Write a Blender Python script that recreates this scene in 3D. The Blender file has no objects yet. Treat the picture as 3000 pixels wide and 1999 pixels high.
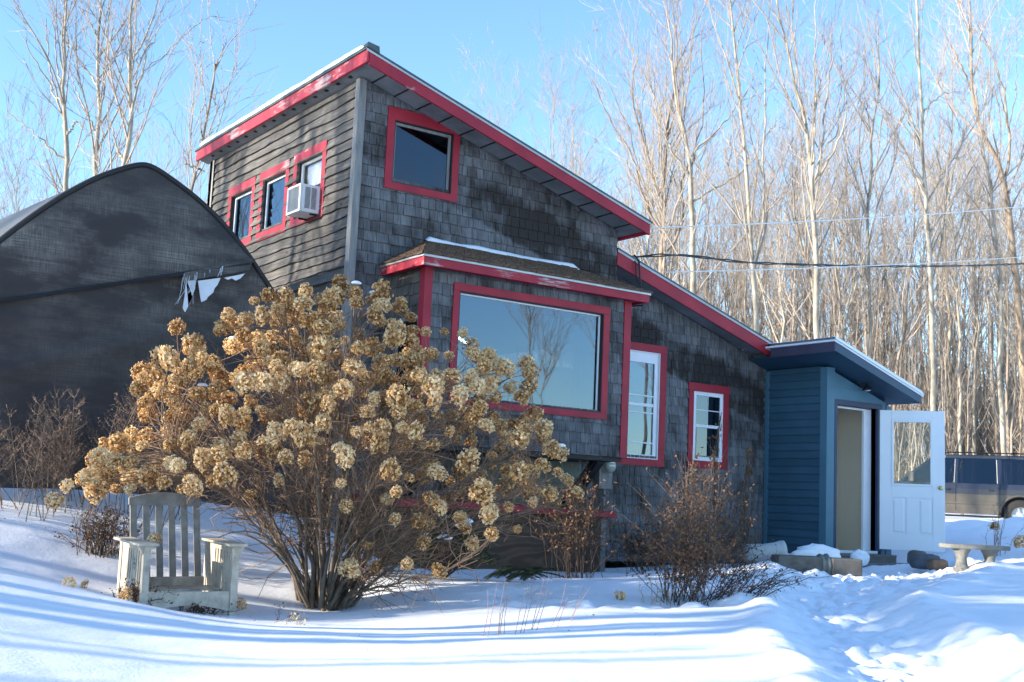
import bpy, math, random
import numpy as np
from mathutils import Vector, Matrix
PI = math.pi
random.seed(7); np.random.seed(7)
scene = bpy.context.scene
COL = scene.collection

# ---------------------------------------------------------------- camera, sky, sun, exposure
SUN_DIR = Vector((-0.935, 0.27, 0.0)).normalized()      # horizontal direction towards the sun
SUN_EL = math.radians(15.0)
EXPOSURE = 1.42
cam_d = bpy.data.cameras.new("camera"); cam = bpy.data.objects.new("camera", cam_d); COL.objects.link(cam)
cam_d.sensor_width = 36.0; cam_d.lens = 3530.694 / 3000 * 36.0
cam_d.clip_start = 0.05; cam_d.clip_end = 2000
R_ = Vector((0.82091679, -0.56930459, 0.04458592)); U_ = Vector((-0.11249346, -0.08467525, 0.99003804)); F_ = Vector((0.55985787, 0.81775448, 0.13355438))
M = Matrix.Identity(4)
for i in range(3):
    M[i][0] = R_[i]; M[i][1] = U_[i]; M[i][2] = -F_[i]
M[0][3], M[1][3], M[2][3] = -6.40836603, -12.86925979, 0.68723165
cam.matrix_world = M
scene.camera = cam
cam_d.dof.use_dof = True; cam_d.dof.focus_distance = 11.5; cam_d.dof.aperture_fstop = 6.3

world = bpy.data.worlds.new("World"); scene.world = world; world.use_nodes = True
wn = world.node_tree.nodes; wl = world.node_tree.links
bg = wn['Background']
sky = wn.new('ShaderNodeTexSky'); sky.sky_type = 'NISHITA'; sky.sun_disc = False
sky.sun_elevation = SUN_EL; sky.sun_rotation = math.atan2(SUN_DIR.x, SUN_DIR.y)
sky.air_density = 1.0; sky.dust_density = 0.1; sky.ozone_density = 2.2
wb = wn.new('ShaderNodeMix'); wb.data_type = 'RGBA'; wb.blend_type = 'MULTIPLY'; wb.inputs[0].default_value = 1.0; wb.inputs[7].default_value = (0.84, 0.97, 1.10, 1)   # the camera's cool white balance
wl.new(sky.outputs[0], wb.inputs[6]); wl.new(wb.outputs[2], bg.inputs[0]); bg.inputs[1].default_value = 0.15

sl = bpy.data.lights.new("sun", 'SUN'); sl.energy = 5.0; sl.angle = math.radians(0.5); sl.color = (1.0, 0.89, 0.74)
so = bpy.data.objects.new("sun", sl); COL.objects.link(so)
sv = Vector((SUN_DIR.x * math.cos(SUN_EL), SUN_DIR.y * math.cos(SUN_EL), math.sin(SUN_EL)))
so.rotation_euler = (-sv).to_track_quat('-Z', 'Y').to_euler(); so.location = (-30, 10, 20)
vs = scene.view_settings; vs.view_transform = 'Standard'; vs.look = 'None'; vs.gamma = 1; vs.use_curve_mapping = False
vs.exposure = EXPOSURE
scene.cycles.use_denoising = True
scene.cycles.max_bounces = 8; scene.cycles.transparent_max_bounces = 12

# ---------------------------------------------------------------- helpers
def tag(o, label=None, cat=None, group=None, kind=None):
    if label: o['label'] = label
    if cat: o['category'] = cat
    if group: o['group'] = group
    if kind: o['kind'] = kind
    return o
def empty(name, loc=(0, 0, 0), rotz=0, label=None, cat=None, group=None):
    o = bpy.data.objects.new(name, None); COL.objects.link(o)
    o.location = loc; o.rotation_euler = (0, 0, rotz); o.empty_display_size = 0.1
    return tag(o, label, cat, group)
def copy_tree(o, parent=None):
    c = o.copy(); COL.objects.link(c); c.parent = parent
    for ch in list(o.children): copy_tree(ch, c)
    return c

class MB:
    """numpy mesh collector: verts, faces with a tint per face"""
    def __init__(s): s.v = []; s.f = []; s.t = []; s.n = 0
    def add(s, verts, faces, tint=0.5):
        verts = np.asarray(verts, float).reshape(-1, 3); faces = np.asarray(faces, int)
        s.v.append(verts); s.f.append(faces + s.n); s.n += len(verts)
        s.t.append(np.full(len(faces), tint) if np.isscalar(tint) else np.asarray(tint, float))
        return s
    def merge(s, o, M=None, tint=None):
        for v, f, t in zip(o.v, o.f, o.t): pass
        V = np.concatenate(o.v)
        if M is not None:
            A = np.array(M); V = V @ A[:3, :3].T + A[:3, 3]
        base = s.n; s.v.append(V); s.n += len(V)
        for f, t in zip(o.f, o.t):
            s.f.append(f + base); s.t.append(t if tint is None else t * 0 + tint)
        return s
    def box(s, a, b, tint=0.5, jit=0):
        x0, y0, z0 = a; x1, y1, z1 = b
        v = [(x0, y0, z0), (x1, y0, z0), (x1, y1, z0), (x0, y1, z0), (x0, y0, z1), (x1, y0, z1), (x1, y1, z1), (x0, y1, z1)]
        return s.add(v, BOXF, tint)
    def hexa(s, v8, tint=0.5): return s.add(v8, BOXF, tint)
    def beam(s, p, q, w, h, up=(0, 0, 1), tint=0.5):
        p = Vector(p); q = Vector(q); d = (q - p).normalized(); up = Vector(up)
        sd = d.cross(up).normalized(); u = sd.cross(d).normalized()
        v = []
        for c in (p, q):
            for a, b in ((-1, -1), (1, -1), (1, 1), (-1, 1)): v.append(c + sd * (a * w / 2) + u * (b * h / 2))
        f = [(0, 1, 2, 3), (4, 7, 6, 5), (0, 4, 5, 1), (1, 5, 6, 2), (2, 6, 7, 3), (3, 7, 4, 0)]
        return s.add([tuple(x) for x in v], f, tint)
    def tube(s, pts, rad, sides=8, tint=0.5, cap=True):
        t = Tubes(); t.add(pts, rad, sides, tint); t.flush(s)
        if cap:
            P = np.asarray(pts, float); k = s.v[-1]; base = s.n - len(k)
            if sides >= 4 and len(k) == len(P) * sides:
                for st, rev in ((0, True), (len(P) - 1, False)):
                    idx = [base + st * sides + j for j in range(sides)]
                    c = P[st]; s.v.append(c[None]); ci = s.n; s.n += 1
                    s.f.append(np.array([(idx[j], idx[(j + 1) % sides], ci) if not rev else (idx[(j + 1) % sides], idx[j], ci) for j in range(sides)])); s.t.append(np.full(sides, tint))
        return s
    def lathe(s, c, prof, sides=20, axis='z', tint=0.5):
        c = np.asarray(c, float); n = len(prof); V = []
        for r, h in prof:
            for j in range(sides):
                a = 2 * PI * j / sides; x, y = r * math.cos(a), r * math.sin(a)
                V.append({'z': (x, y, h), 'y': (x, h, -y), 'x': (h, x, y)}[axis])
        V = np.array(V) + c; F = []
        for i in range(n - 1):
            for j in range(sides):
                k = (j + 1) % sides; F.append((i * sides + j, i * sides + k, (i + 1) * sides + k, (i + 1) * sides + j))
        return s.add(V, F, tint)
    def prism(s, poly, off, tint=0.5):
        """extrude polygon (list of 3-d points) by the vector off"""
        n = len(poly); P = np.asarray(poly, float); Q = P + np.asarray(off, float)
        b = s.n; s.v.append(np.concatenate([P, Q])); s.n += 2 * n
        s.f.append(np.array([list(range(n))[::-1]]) + b); s.t.append(np.full(1, tint))
        s.f.append(np.array([list(range(n, 2 * n))]) + b); s.t.append(np.full(1, tint))
        s.f.append(np.array([(i, (i + 1) % n, (i + 1) % n + n, i + n) for i in range(n)]) + b); s.t.append(np.full(n, tint))
        return s
    def build(s, name, mat, parent=None, smooth=False, bevel=0, label=None):
        me = bpy.data.meshes.new(name)
        if s.n:
            V = np.concatenate(s.v).astype(np.float32)
            me.vertices.add(len(V)); me.vertices.foreach_set('co', V.ravel())
            groups = [f for f in s.f if len(f)]; tt = [t for f, t in zip(s.f, s.t) if len(f)]
            tot = np.concatenate([np.full(len(f), f.shape[1]) for f in groups])
            idx = np.concatenate([f.ravel() for f in groups])
            me.loops.add(len(idx)); me.loops.foreach_set('vertex_index', idx.astype(np.int32))
            st = np.concatenate([[0], np.cumsum(tot)[:-1]])
            me.polygons.add(len(tot)); me.polygons.foreach_set('loop_start', st.astype(np.int32)); me.polygons.foreach_set('loop_total', tot.astype(np.int32))
            me.polygons.foreach_set('use_smooth', np.full(len(tot), bool(smooth)))
            me.update(calc_edges=True)
            at = me.attributes.new('tint', 'FLOAT', 'FACE'); at.data.foreach_set('value', np.concatenate(tt).astype(np.float32))
        o = bpy.data.objects.new(name, me); COL.objects.link(o)
        if mat: me.materials.append(mat)
        if parent: o.parent = parent
        if bevel:
            m = o.modifiers.new('bevel', 'BEVEL'); m.width = bevel; m.segments = 2; m.limit_method = 'ANGLE'
        if label: o['label'] = label
        return o
BOXF = np.array([(0, 3, 2, 1), (4, 5, 6, 7), (0, 1, 5, 4), (1, 2, 6, 5), (2, 3, 7, 6), (3, 0, 4, 7)])

class Tubes:
    """many tapered tubes built at once"""
    def __init__(s): s.g = {}
    def add(s, pts, rad, sides=4, tint=0.5):
        pts = np.asarray(pts, float); n = len(pts)
        rad = np.full(n, rad, float) if np.isscalar(rad) else np.asarray(rad, float)
        s.g.setdefault((n, sides), []).append((pts, rad, tint))
    def flush(s, mb):
        for (n, k), L in s.g.items():
            P = np.stack([a[0] for a in L]); R = np.stack([a[1] for a in L]); T = np.array([a[2] for a in L], float)
            d = np.gradient(P, axis=1); d /= np.linalg.norm(d, axis=2, keepdims=True) + 1e-12
            ax = P[:, -1] - P[:, 0]; ax /= np.linalg.norm(ax, axis=1, keepdims=True) + 1e-12
            ref = np.where(np.abs(ax[:, 2:3]) > 0.75, np.array([[1.0, 0, 0]]), np.array([[0, 0, 1.0]]))[:, None, :]
            u = np.cross(d, np.broadcast_to(ref, d.shape)); u /= np.linalg.norm(u, axis=2, keepdims=True) + 1e-12
            w = np.cross(d, u)
            a = np.arange(k) * 2 * PI / k
            V = P[:, :, None, :] + R[:, :, None, None] * (np.cos(a)[None, None, :, None] * u[:, :, None, :] + np.sin(a)[None, None, :, None] * w[:, :, None, :])
            m = len(L); V = V.reshape(-1, 3)
            i = np.arange(n - 1)[:, None]; j = np.arange(k)[None]; j2 = (j + 1) % k
            f = np.stack([i * k + j, i * k + j2, (i + 1) * k + j2, (i + 1) * k + j], -1).reshape(-1, 4)
            F = (f[None] + (np.arange(m) * n * k)[:, None, None]).reshape(-1, 4)
            mb.add(V, F, np.repeat(T, len(f)))
        s.g = {}
        return mb

def vnoise(x, y, seed=0):
    x = np.asarray(x, float); y = np.asarray(y, float)
    xi = np.floor(x).astype(np.int64); yi = np.floor(y).astype(np.int64); fx = x - xi; fy = y - yi
    def h(a, b):
        n = (a * 374761393 + b * 668265263 + seed * 982451653) & 0xffffffff
        n = ((n ^ (n >> 13)) * 1274126177) & 0xffffffff
        return ((n ^ (n >> 16)) & 0xffff) / 65535.0
    fx = fx * fx * (3 - 2 * fx); fy = fy * fy * (3 - 2 * fy)
    return (h(xi, yi) * (1 - fx) + h(xi + 1, yi) * fx) * (1 - fy) + (h(xi, yi + 1) * (1 - fx) + h(xi + 1, yi + 1) * fx) * fy
def fbm(x, y, o=4, seed=0):
    r = 0; a = 0.5
    for k in range(o): r = r + a * (vnoise(x * 2 ** k, y * 2 ** k, seed + k) - 0.5); a *= 0.5
    return r

# ---------------------------------------------------------------- materials
class NT:
    def __init__(s, name):
        s.m = bpy.data.materials.new(name); s.m.use_nodes = True; s.t = s.m.node_tree; s.n = s.t.nodes; s.l = s.t.links
        s.b = s.n['Principled BSDF']
    def node(s, typ, **k):
        n = s.n.new(typ)
        for a, b in k.items(): setattr(n, a, b)
        return n
    def noise(s, scale=5, detail=4, rough=0.55, vec=None, dist=0.0):
        n = s.node('ShaderNodeTexNoise'); n.inputs['Scale'].default_value = scale; n.inputs['Detail'].default_value = detail
        n.inputs['Roughness'].default_value = rough; n.inputs['Distortion'].default_value = dist
        if vec is None: vec = s.obj()
        s.l.new(vec, n.inputs['Vector']); return n.outputs[0]
    def obj(s): 
        if not hasattr(s, 'tc'): s.tc = s.node('ShaderNodeTexCoord')
        return s.tc.outputs['Object']
    def mapping(s, scale=(1, 1, 1), loc=(0, 0, 0), rot=(0, 0, 0)):
        n = s.node('ShaderNodeMapping'); n.inputs['Scale'].default_value = scale; n.inputs['Location'].default_value = loc; n.inputs['Rotation'].default_value = rot
        s.l.new(s.obj(), n.inputs['Vector']); return n.outputs[0]
    def ramp(s, fac, stops, interp='LINEAR'):
        n = s.node('ShaderNodeValToRGB'); cr = n.color_ramp; cr.interpolation = interp
        while len(cr.elements) < len(stops): cr.elements.new(0.5)
        for e, (p, c) in zip(cr.elements, stops): e.position = p; e.color = (*c, 1) if len(c) == 3 else c
        s.l.new(fac, n.inputs[0]); return n.outputs[0]
    def mix(s, fac, a, b, typ='MIX'):
        n = s.node('ShaderNodeMix', data_type='RGBA', blend_type=typ)
        for sock, v in ((n.inputs[0], fac), (n.inputs[6], a), (n.inputs[7], b)):
            if isinstance(v, (int, float)): sock.default_value = v
            elif isinstance(v, tuple): sock.default_value = (*v, 1)
            else: s.l.new(v, sock)
        return n.outputs[2]
    def math(s, op, a, b=0.0, c=0.0, clamp=False):
        n = s.node('ShaderNodeMath', operation=op); n.use_clamp = clamp
        for sock, v in zip(n.inputs, (a, b, c)):
            if isinstance(v, (int, float)): sock.default_value = v
            else: s.l.new(v, sock)
        return n.outputs[0]
    def attr(s, name='tint'):
        n = s.node('ShaderNodeAttribute'); n.attribute_name = name; return n.outputs['Fac']
    def sep(s, vec=None):
        n = s.node('ShaderNodeSeparateXYZ'); s.l.new(vec if vec is not None else s.obj(), n.inputs[0]); return n.outputs
    def bump(s, h, strength=0.4, dist=0.01):
        n = s.node('ShaderNodeBump'); n.inputs['Strength'].default_value = strength; n.inputs['Distance'].default_value = dist
        s.l.new(h, n.inputs['Height']); s.l.new(n.outputs[0], s.b.inputs['Normal']); return n.outputs[0]
    def set(s, color=None, rough=None, metal=None, spec=None):
        for k, v in (('Base Color', color), ('Roughness', rough), ('Metallic', metal), ('Specular IOR Level', spec)):
            if v is None: continue
            if isinstance(v, (int, float)): s.b.inputs[k].default_value = v
            elif isinstance(v, tuple): s.b.inputs[k].default_value = (*v, 1)
            else: s.l.new(v, s.b.inputs[k])
        return s.m
MATS = {}
def simple(name, c, rough=0.6, var=0.15, scale=6, metal=0, spec=0.4, bump=0.0, stretch=(1, 1, 1)):
    t = NT(name); v = t.mapping(stretch); n = t.noise(scale, 5, 0.6, v)
    d = tuple(x * (1 - var) for x in c); l = tuple(min(1, x * (1 + var)) for x in c)
    col = t.ramp(n, [(0.3, d), (0.7, l)])
    ti = t.attr(); f = t.math('MULTIPLY_ADD', ti, 0.3, 0.85)
    col = t.mix(1.0, col, t.ramp(f, [(0, (0, 0, 0)), (1, (1, 1, 1))]), 'MULTIPLY')
    if bump: t.bump(n, bump, 0.01)
    t.set(col, rough, metal, spec); return t.m
def mk_shingle(name, axis, light=(0.215, 0.222, 0.235), dark=(0.022, 0.020, 0.021), stain=0.5, stretch=None, roofline=None):
    t = NT(name); ti = t.attr()
    sc = {'x': (55, 4, 5), 'y': (4, 55, 5)}[axis]
    grain = t.noise(1.0, 4, 0.65, t.mapping(sc))
    streak = t.noise(1.0, 3, 0.6, t.mapping({'x': (22, 1, 2.0), 'y': (1, 22, 2.0)}[axis]))
    mid = tuple(x * 0.62 for x in light)
    base = t.ramp(t.math('ADD', t.math('MULTIPLY', grain, .6), t.math('MULTIPLY', streak, .45)), [(0.38, tuple(x * .38 for x in light)), (0.5, mid), (0.64, light)])
    # every shingle its own grey
    base = t.mix(0.75, base, t.ramp(ti, [(0.0, (0.62, 0.61, 0.61)), (0.3, (0.84, 0.84, 0.84)), (0.85, (1, 1, 1)), (1.0, (1.0, 0.96, 0.92))]), 'MULTIPLY')
    # dark mildew bands with their own shape: patches at some heights of the wall
    big = t.noise(0.9, 3, 0.5, t.mapping((1, 1, 1.7), (3.1, 0, 1.3)))
    med = t.noise(5.0, 4, 0.6, t.mapping((1.0, 1.0, 0.5)))
    o = t.sep()
    if roofline:      # z of the eaves over x: rain splashes below it
        a, b = roofline
        dz = t.math('SUBTRACT', t.math('MULTIPLY_ADD', o['X'], b, a), o['Z'])
        band = t.ramp(dz, [(0.0, (0, 0, 0)), (0.28, (0, 0, 0)), (0.5, (1, 1, 1)), (0.95, (0.75, 0.75, 0.75)), (1.0, (0.15, 0.15, 0.15))])
        xm = t.ramp(t.math('DIVIDE', o['X'], 8.0), [(0.0, (0.25, .25, .25)), (0.17, (0.35, .35, .35)), (0.24, (1, 1, 1)), (1, (1, 1, 1))])
        band = t.mix(1.0, band, xm, 'MULTIPLY')
    else: band = t.ramp(big, [(0.0, (1, 1, 1)), (1, (1, 1, 1))])
    s1 = t.math('MULTIPLY_ADD', big, 0.9, 0.0); s1 = t.math('ADD', s1, t.math('MULTIPLY', med, 0.62)); s1 = t.math('ADD', s1, t.math('MULTIPLY', ti, -0.07))
    s1 = t.math('ADD', s1, t.math('MULTIPLY', streak, 0.5))
    bw = t.node('ShaderNodeRGBToBW'); t.l.new(band, bw.inputs[0])
    s1 = t.math('ADD', s1, t.math('MULTIPLY', bw.outputs[0], 0.34))
    s1 = t.math('MULTIPLY', s1, 0.5)
    m = t.ramp(s1, [(0.522 - stain * 0.09, (0, 0, 0)), (0.665 - stain * 0.11, (1, 1, 1))])
    bm = t.node('ShaderNodeRGBToBW'); t.l.new(m, bm.inputs[0])
    col = t.mix(bm.outputs[0], base, t.mix(grain, dark, (0.050, 0.042, 0.038)))
    t.bump(grain, 0.5, 0.006)
    return t.set(col, 0.85, spec=0.2)
M_shF = mk_shingle('shingle_grey', 'x', roofline=(5.80, -0.305), stain=0.55)
M_shL = mk_shingle('shingle_lower', 'x', roofline=(5.437, -0.322), stain=0.4)
M_shB = mk_shingle('shingle_bay', 'x', light=(0.235, 0.245, 0.26), stain=-1.1)
M_shS = mk_shingle('shingle_side', 'y', light=(0.21, 0.195, 0.175), stain=-0.9)
def mk_clap():
    t = NT('clapboard_wood'); ti = t.attr()
    g = t.noise(1.0, 6, 0.65, t.mapping((6, 2.2, 26), (0, 0, 0)), 0.3); b = t.noise(1.4, 4, 0.55, t.mapping((1, 0.6, 1.4)))
    knots = t.noise(7, 2, 0.5, t.mapping((1, 0.8, 1.5)))
    c = t.ramp(g, [(0.2, (0.052, 0.052, 0.052)), (0.5, (0.110, 0.110, 0.108)), (0.75, (0.20, 0.202, 0.20))])
    c = t.mix(t.ramp(b, [(0.45, (0, 0, 0)), (0.7, (0.6, 0.6, 0.6))]), c, (0.10, 0.09, 0.08))
    c = t.mix(t.ramp(knots, [(0.68, (0, 0, 0)), (0.74, (1, 1, 1))]), c, (0.07, 0.045, 0.03))
    c = t.mix(0.7, c, t.ramp(ti, [(0, (0.6, 0.6, 0.62)), (1, (1.1, 1.05, 1.0))]), 'MULTIPLY')
    t.bump(g, 0.6, 0.01); return t.set(c, 0.85, spec=0.2)
M_clap = mk_clap()
def mk_red(name, wear):
    t = NT(name); g = t.noise(1.0, 5, 0.7, t.mapping((3, 3, 30))); b = t.noise(1.6, 4, 0.6, t.mapping((1, 1, 1), (4, 1, 2)))
    red = t.ramp(t.noise(3, 3), [(0.3, (0.25, 0.012, 0.028)), (0.7, (0.36, 0.020, 0.038))])
    old = t.ramp(g, [(0.3, (0.25, 0.09, 0.09)), (0.6, (0.46, 0.33, 0.32))])
    k = t.math('ADD', t.math('MULTIPLY', g, 0.5), t.math('MULTIPLY', b, 0.8))
    m = t.ramp(k, [(0.90 - wear * 0.35, (0, 0, 0)), (0.95 - wear * 0.30, (1, 1, 1))])
    c = t.mix(m, red, old); t.bump(g, 0.25, 0.004); return t.set(c, 0.55, spec=0.35)
M_red = mk_red('red_paint', 0.05); M_redworn = mk_red('worn_red_paint', 0.62)
M_red2 = mk_red('faded_red_paint', 0.36)
M_white = simple('white_paint', (0.74, 0.76, 0.80), 0.45, 0.05, 4)
M_trimgrey = simple('grey_corner_board', (0.20, 0.20, 0.195), 0.7, 0.25, 3, stretch=(8, 8, 1))
M_soffit = simple('soffit_grey', (0.17, 0.185, 0.20), 0.8, 0.3, 2.2, bump=0.2)
M_metal = simple('metal_roof_edge', (0.42, 0.44, 0.45), 0.4, 0.12, 3, metal=0.6)
M_edge = simple('pale_drip_edge', (0.40, 0.42, 0.44), 0.5, 0.15, 3)
M_darkmetal = simple('dark_roof_edge', (0.06, 0.085, 0.085), 0.5, 0.2, 3, metal=0.3)
M_black = simple('black_painted_timber', (0.012, 0.012, 0.014), 0.6, 0.3, 5)
M_cable = simple('black_cable', (0.012, 0.012, 0.013), 0.5)
M_cablewhite = simple('pale_cable', (0.75, 0.72, 0.66), 0.5)
M_roofcedar = simple('cedar_roof', (0.11, 0.075, 0.055), 0.9, 0.6, 14, bump=0.6, stretch=(3, 3, 3))
M_blue = simple('blue_siding_paint', (0.038, 0.098, 0.145), 0.55, 0.10, 3, bump=0.05)
M_bluelight = simple('light_blue_trim', (0.070, 0.165, 0.225), 0.55, 0.08, 3)
M_bluedark = simple('dark_blue_fascia', (0.022, 0.06, 0.105), 0.5, 0.12, 3)
M_navy = simple('navy_frame', (0.018, 0.035, 0.085), 0.5, 0.15, 3)
M_purple = simple('dark_plum_fascia', (0.05, 0.045, 0.075), 0.6, 0.2, 3)
M_beige = simple('beige_interior', (0.74, 0.66, 0.54), 0.8, 0.04, 1.2)
M_doorwhite = simple('white_door_paint', (0.72, 0.76, 0.80), 0.35, 0.03, 2)
M_brass = simple('brass', (0.75, 0.55, 0.2), 0.25, 0.05, 4, metal=1.0)
M_interior = simple('interior_wall', (0.30, 0.32, 0.34), 0.9, 0.1, 1)
M_rubber = simple('tyre_rubber', (0.02, 0.02, 0.02), 0.8, 0.2)
M_conc = simple('concrete', (0.19, 0.19, 0.17), 0.9, 0.3, 9, bump=0.5)
M_stone = simple('cut_stone', (0.13, 0.12, 0.105), 0.9, 0.35, 7, bump=0.5)
M_stepwood = simple('weathered_step_wood', (0.16, 0.145, 0.13), 0.85, 0.35, 4, bump=0.4, stretch=(1, 1, 10))
def mk_ply():
    t = NT('plywood'); w = t.node('ShaderNodeTexWave', wave_type='RINGS'); w.inputs['Scale'].default_value = 1.3; w.inputs['Distortion'].default_value = 9; w.inputs['Detail'].default_value = 3; w.inputs['Detail Scale'].default_value = 0.8
    t.l.new(t.mapping((0.8, 0.3, 2.2)), w.inputs['Vector'])
    c = t.ramp(w.outputs[0], [(0.1, (0.10, 0.055, 0.035)), (0.55, (0.17, 0.105, 0.065)), (0.9, (0.13, 0.08, 0.05))])
    n = t.noise(2.2, 5); c = t.mix(t.ramp(n, [(0.35, (0.6, .6, .6)), (0.65, (0, 0, 0))]), c, (0.06, 0.05, 0.045))
    return t.set(c, 0.8, spec=0.2)
M_ply = mk_ply()
def mk_glass(name, refl, tint=(0.36, 0.42, 0.46), fk=1.0):
    t = NT(name); t.n.remove(t.b); out = t.n['Material Output']
    g = t.node('ShaderNodeBsdfGlossy'); g.inputs['Roughness'].default_value = 0.012; g.inputs['Color'].default_value = (0.72, 0.86, 1, 1)
    tr = t.node('ShaderNodeBsdfTransparent'); tr.inputs['Color'].default_value = (*tint, 1)
    lw = t.node('ShaderNodeFresnel'); lw.inputs['IOR'].default_value = 1.5
    f = t.math('MULTIPLY_ADD', lw.outputs[0], fk, refl, clamp=True)
    nz = t.noise(1.6, 1, 0.4); bp = t.node('ShaderNodeBump'); bp.inputs['Strength'].default_value = 0.05; bp.inputs['Distance'].default_value = 0.02
    t.l.new(nz, bp.inputs['Height']); t.l.new(bp.outputs[0], g.inputs['Normal'])
    mx = t.node('ShaderNodeMixShader'); t.l.new(f, mx.inputs[0]); t.l.new(tr.outputs[0], mx.inputs[1]); t.l.new(g.outputs[0], mx.inputs[2])
    t.l.new(mx.outputs[0], out.inputs[0]); return t.m
M_glass = mk_glass('window_glass', 0.09); M_glassdark = mk_glass('dark_window_glass', 0.02, (0.35, 0.37, 0.4)); M_glassclear = mk_glass('clear_door_glass', 0.0, (0.93, 0.95, 0.95), 0.5)
def mk_tarp():
    t = NT('black_shade_cloth'); n = t.noise(1.0, 5, 0.6, t.mapping((1.3, 1, 2.6), (2, 0, 0.4))); w = t.noise(1.0, 2, 0.5, t.mapping((1, 60, 90))); w2 = t.noise(1.0, 2, 0.5, t.mapping((90, 1, 6)))
    o = t.sep(); h = t.ramp(t.math('DIVIDE', o['Z'], 4.2), [(0.0, (.12, .12, .12)), (0.55, (0.12, .12, .12)), (0.68, (1, 1, 1)), (0.86, (0.9, .9, .9)), (0.95, (0, 0, 0))])
    base = t.ramp(n, [(0.3, (0.030, 0.029, 0.031)), (0.7, (0.052, 0.047, 0.046))])
    dust = t.math('MULTIPLY', t.math('ADD', w, w2), 0.5)
    dm = t.ramp(dust, [(0.38, (.1, .1, .1)), (0.60, (1, 1, 1))]); n2 = t.ramp(n, [(0.42, (0, 0, 0)), (0.68, (1, 1, 1))])
    f = t.mix(1.0, t.mix(1.0, dm, n2, 'MULTIPLY'), t.mix(0.8, (1, 1, 1), h), 'MULTIPLY')
    c = t.mix(f, base, (0.20, 0.19, 0.17)); t.bump(w, 0.15, 0.003)
    t.set(c, 0.7, spec=0.3)
    tl = t.node('ShaderNodeBsdfTranslucent'); tl.inputs['Color'].default_value = (0.16, 0.085, 0.05, 1)
    ad = t.node('ShaderNodeMixShader'); ad.inputs[0].default_value = 0.035
    t.l.new(t.b.outputs[0], ad.inputs[1]); t.l.new(tl.outputs[0], ad.inputs[2]); t.l.new(ad.outputs[0], t.n['Material Output'].inputs[0])
    return t.m
M_tarp = mk_tarp()
M_tarpedge = simple('tarp_seam', (0.014, 0.015, 0.017), 0.6, 0.3)
M_plastic = simple('white_torn_plastic', (0.60, 0.63, 0.68), 0.6, 0.08, 6)
M_polyroof = simple('grey_tunnel_film', (0.20, 0.22, 0.24), 0.35, 0.2, 3)
_n = M_polyroof.node_tree.nodes; _t = _n.new('ShaderNodeBsdfTranslucent'); _t.inputs[0].default_value = (.75, .7, .62, 1); _m = _n.new('ShaderNodeMixShader'); _m.inputs[0].default_value = .55
for _a, _b in ((_n['Principled BSDF'].outputs[0], _m.inputs[1]), (_t.outputs[0], _m.inputs[2]), (_m.outputs[0], _n['Material Output'].inputs[0])): M_polyroof.node_tree.links.new(_a, _b)
def mk_bark(name, a, b, twig=False):
    t = NT(name); n = t.noise(1.0, 5, 0.65, t.mapping((7, 7, 2.2))); m = t.noise(2.2, 3)
    c = t.ramp(n, [(0.25, b), (0.6, a)]); c = t.mix(t.ramp(m, [(0.5, (0, 0, 0)), (0.72, (0.6, .6, .6))]), c, tuple(x * 0.55 for x in b))
    oi = t.node('ShaderNodeObjectInfo')
    c = t.mix(0.6, c, t.ramp(oi.outputs['Random'], [(0, (0.68, 0.66, 0.64)), (0.5, (1, 0.97, 0.92)), (1, (1.12, 1.1, 1.04))]), 'MULTIPLY')
    if not twig: t.bump(n, 0.6, 0.02)
    return t.set(c, 0.85, spec=0.2)
M_bark = mk_bark('pale_bark', (0.42, 0.38, 0.31), (0.16, 0.14, 0.11)); M_twig = mk_bark('twig_bark', (0.40, 0.345, 0.285), (0.25, 0.205, 0.165), True)
M_bark2 = mk_bark('brown_bark', (0.34, 0.27, 0.20), (0.13, 0.10, 0.08))
def mk_snow():
    t = NT('snow'); n = t.noise(28, 5, 0.7); n2 = t.noise(150, 2, 0.6); h = t.math('ADD', t.math('MULTIPLY', n, 1.0), t.math('MULTIPLY', n2, 0.35))
    n3 = t.noise(0.6, 3)
    c = t.ramp(n3, [(0.3, (0.84, 0.87, 0.91)), (0.7, (0.89, 0.91, 0.94))]); t.bump(h, 0.28, 0.02)
    t.set(c, 0.65, spec=0.25)
    t.b.inputs['Subsurface Weight'].default_value = 0.0
    return t.m
M_snow = mk_snow()
def mk_petal():
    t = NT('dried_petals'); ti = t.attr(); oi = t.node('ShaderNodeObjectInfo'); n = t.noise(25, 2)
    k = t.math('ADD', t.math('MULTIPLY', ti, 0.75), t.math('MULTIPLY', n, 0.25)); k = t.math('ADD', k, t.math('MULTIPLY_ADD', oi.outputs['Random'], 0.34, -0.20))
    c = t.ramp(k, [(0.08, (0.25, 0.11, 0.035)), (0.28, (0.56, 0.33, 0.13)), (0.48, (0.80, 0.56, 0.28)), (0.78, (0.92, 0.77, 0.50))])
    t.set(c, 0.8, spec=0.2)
    tl = t.node('ShaderNodeBsdfTranslucent'); t.l.new(c, tl.inputs[0]); mx = t.node('ShaderNodeMixShader'); mx.inputs[0].default_value = 0.3
    t.l.new(t.b.outputs[0], mx.inputs[1]); t.l.new(tl.outputs[0], mx.inputs[2]); t.l.new(mx.outputs[0], t.n['Material Output'].inputs[0]); return t.m
M_petal = mk_petal()
M_stem = simple('shrub_stem', (0.22, 0.14, 0.09), 0.8, 0.35, 12)
M_stembase = simple('shrub_stem_base', (0.15, 0.115, 0.085), 0.85, 0.4, 10, bump=0.3)
M_deadstem = simple('dead_stem', (0.085, 0.058, 0.043), 0.85, 0.4, 12)
M_deadleaf = simple('dead_leaf', (0.135, 0.072, 0.036), 0.8, 0.6, 30)
M_rustleaf = simple('rusty_leaf', (0.165, 0.082, 0.042), 0.8, 0.6, 30)
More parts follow.
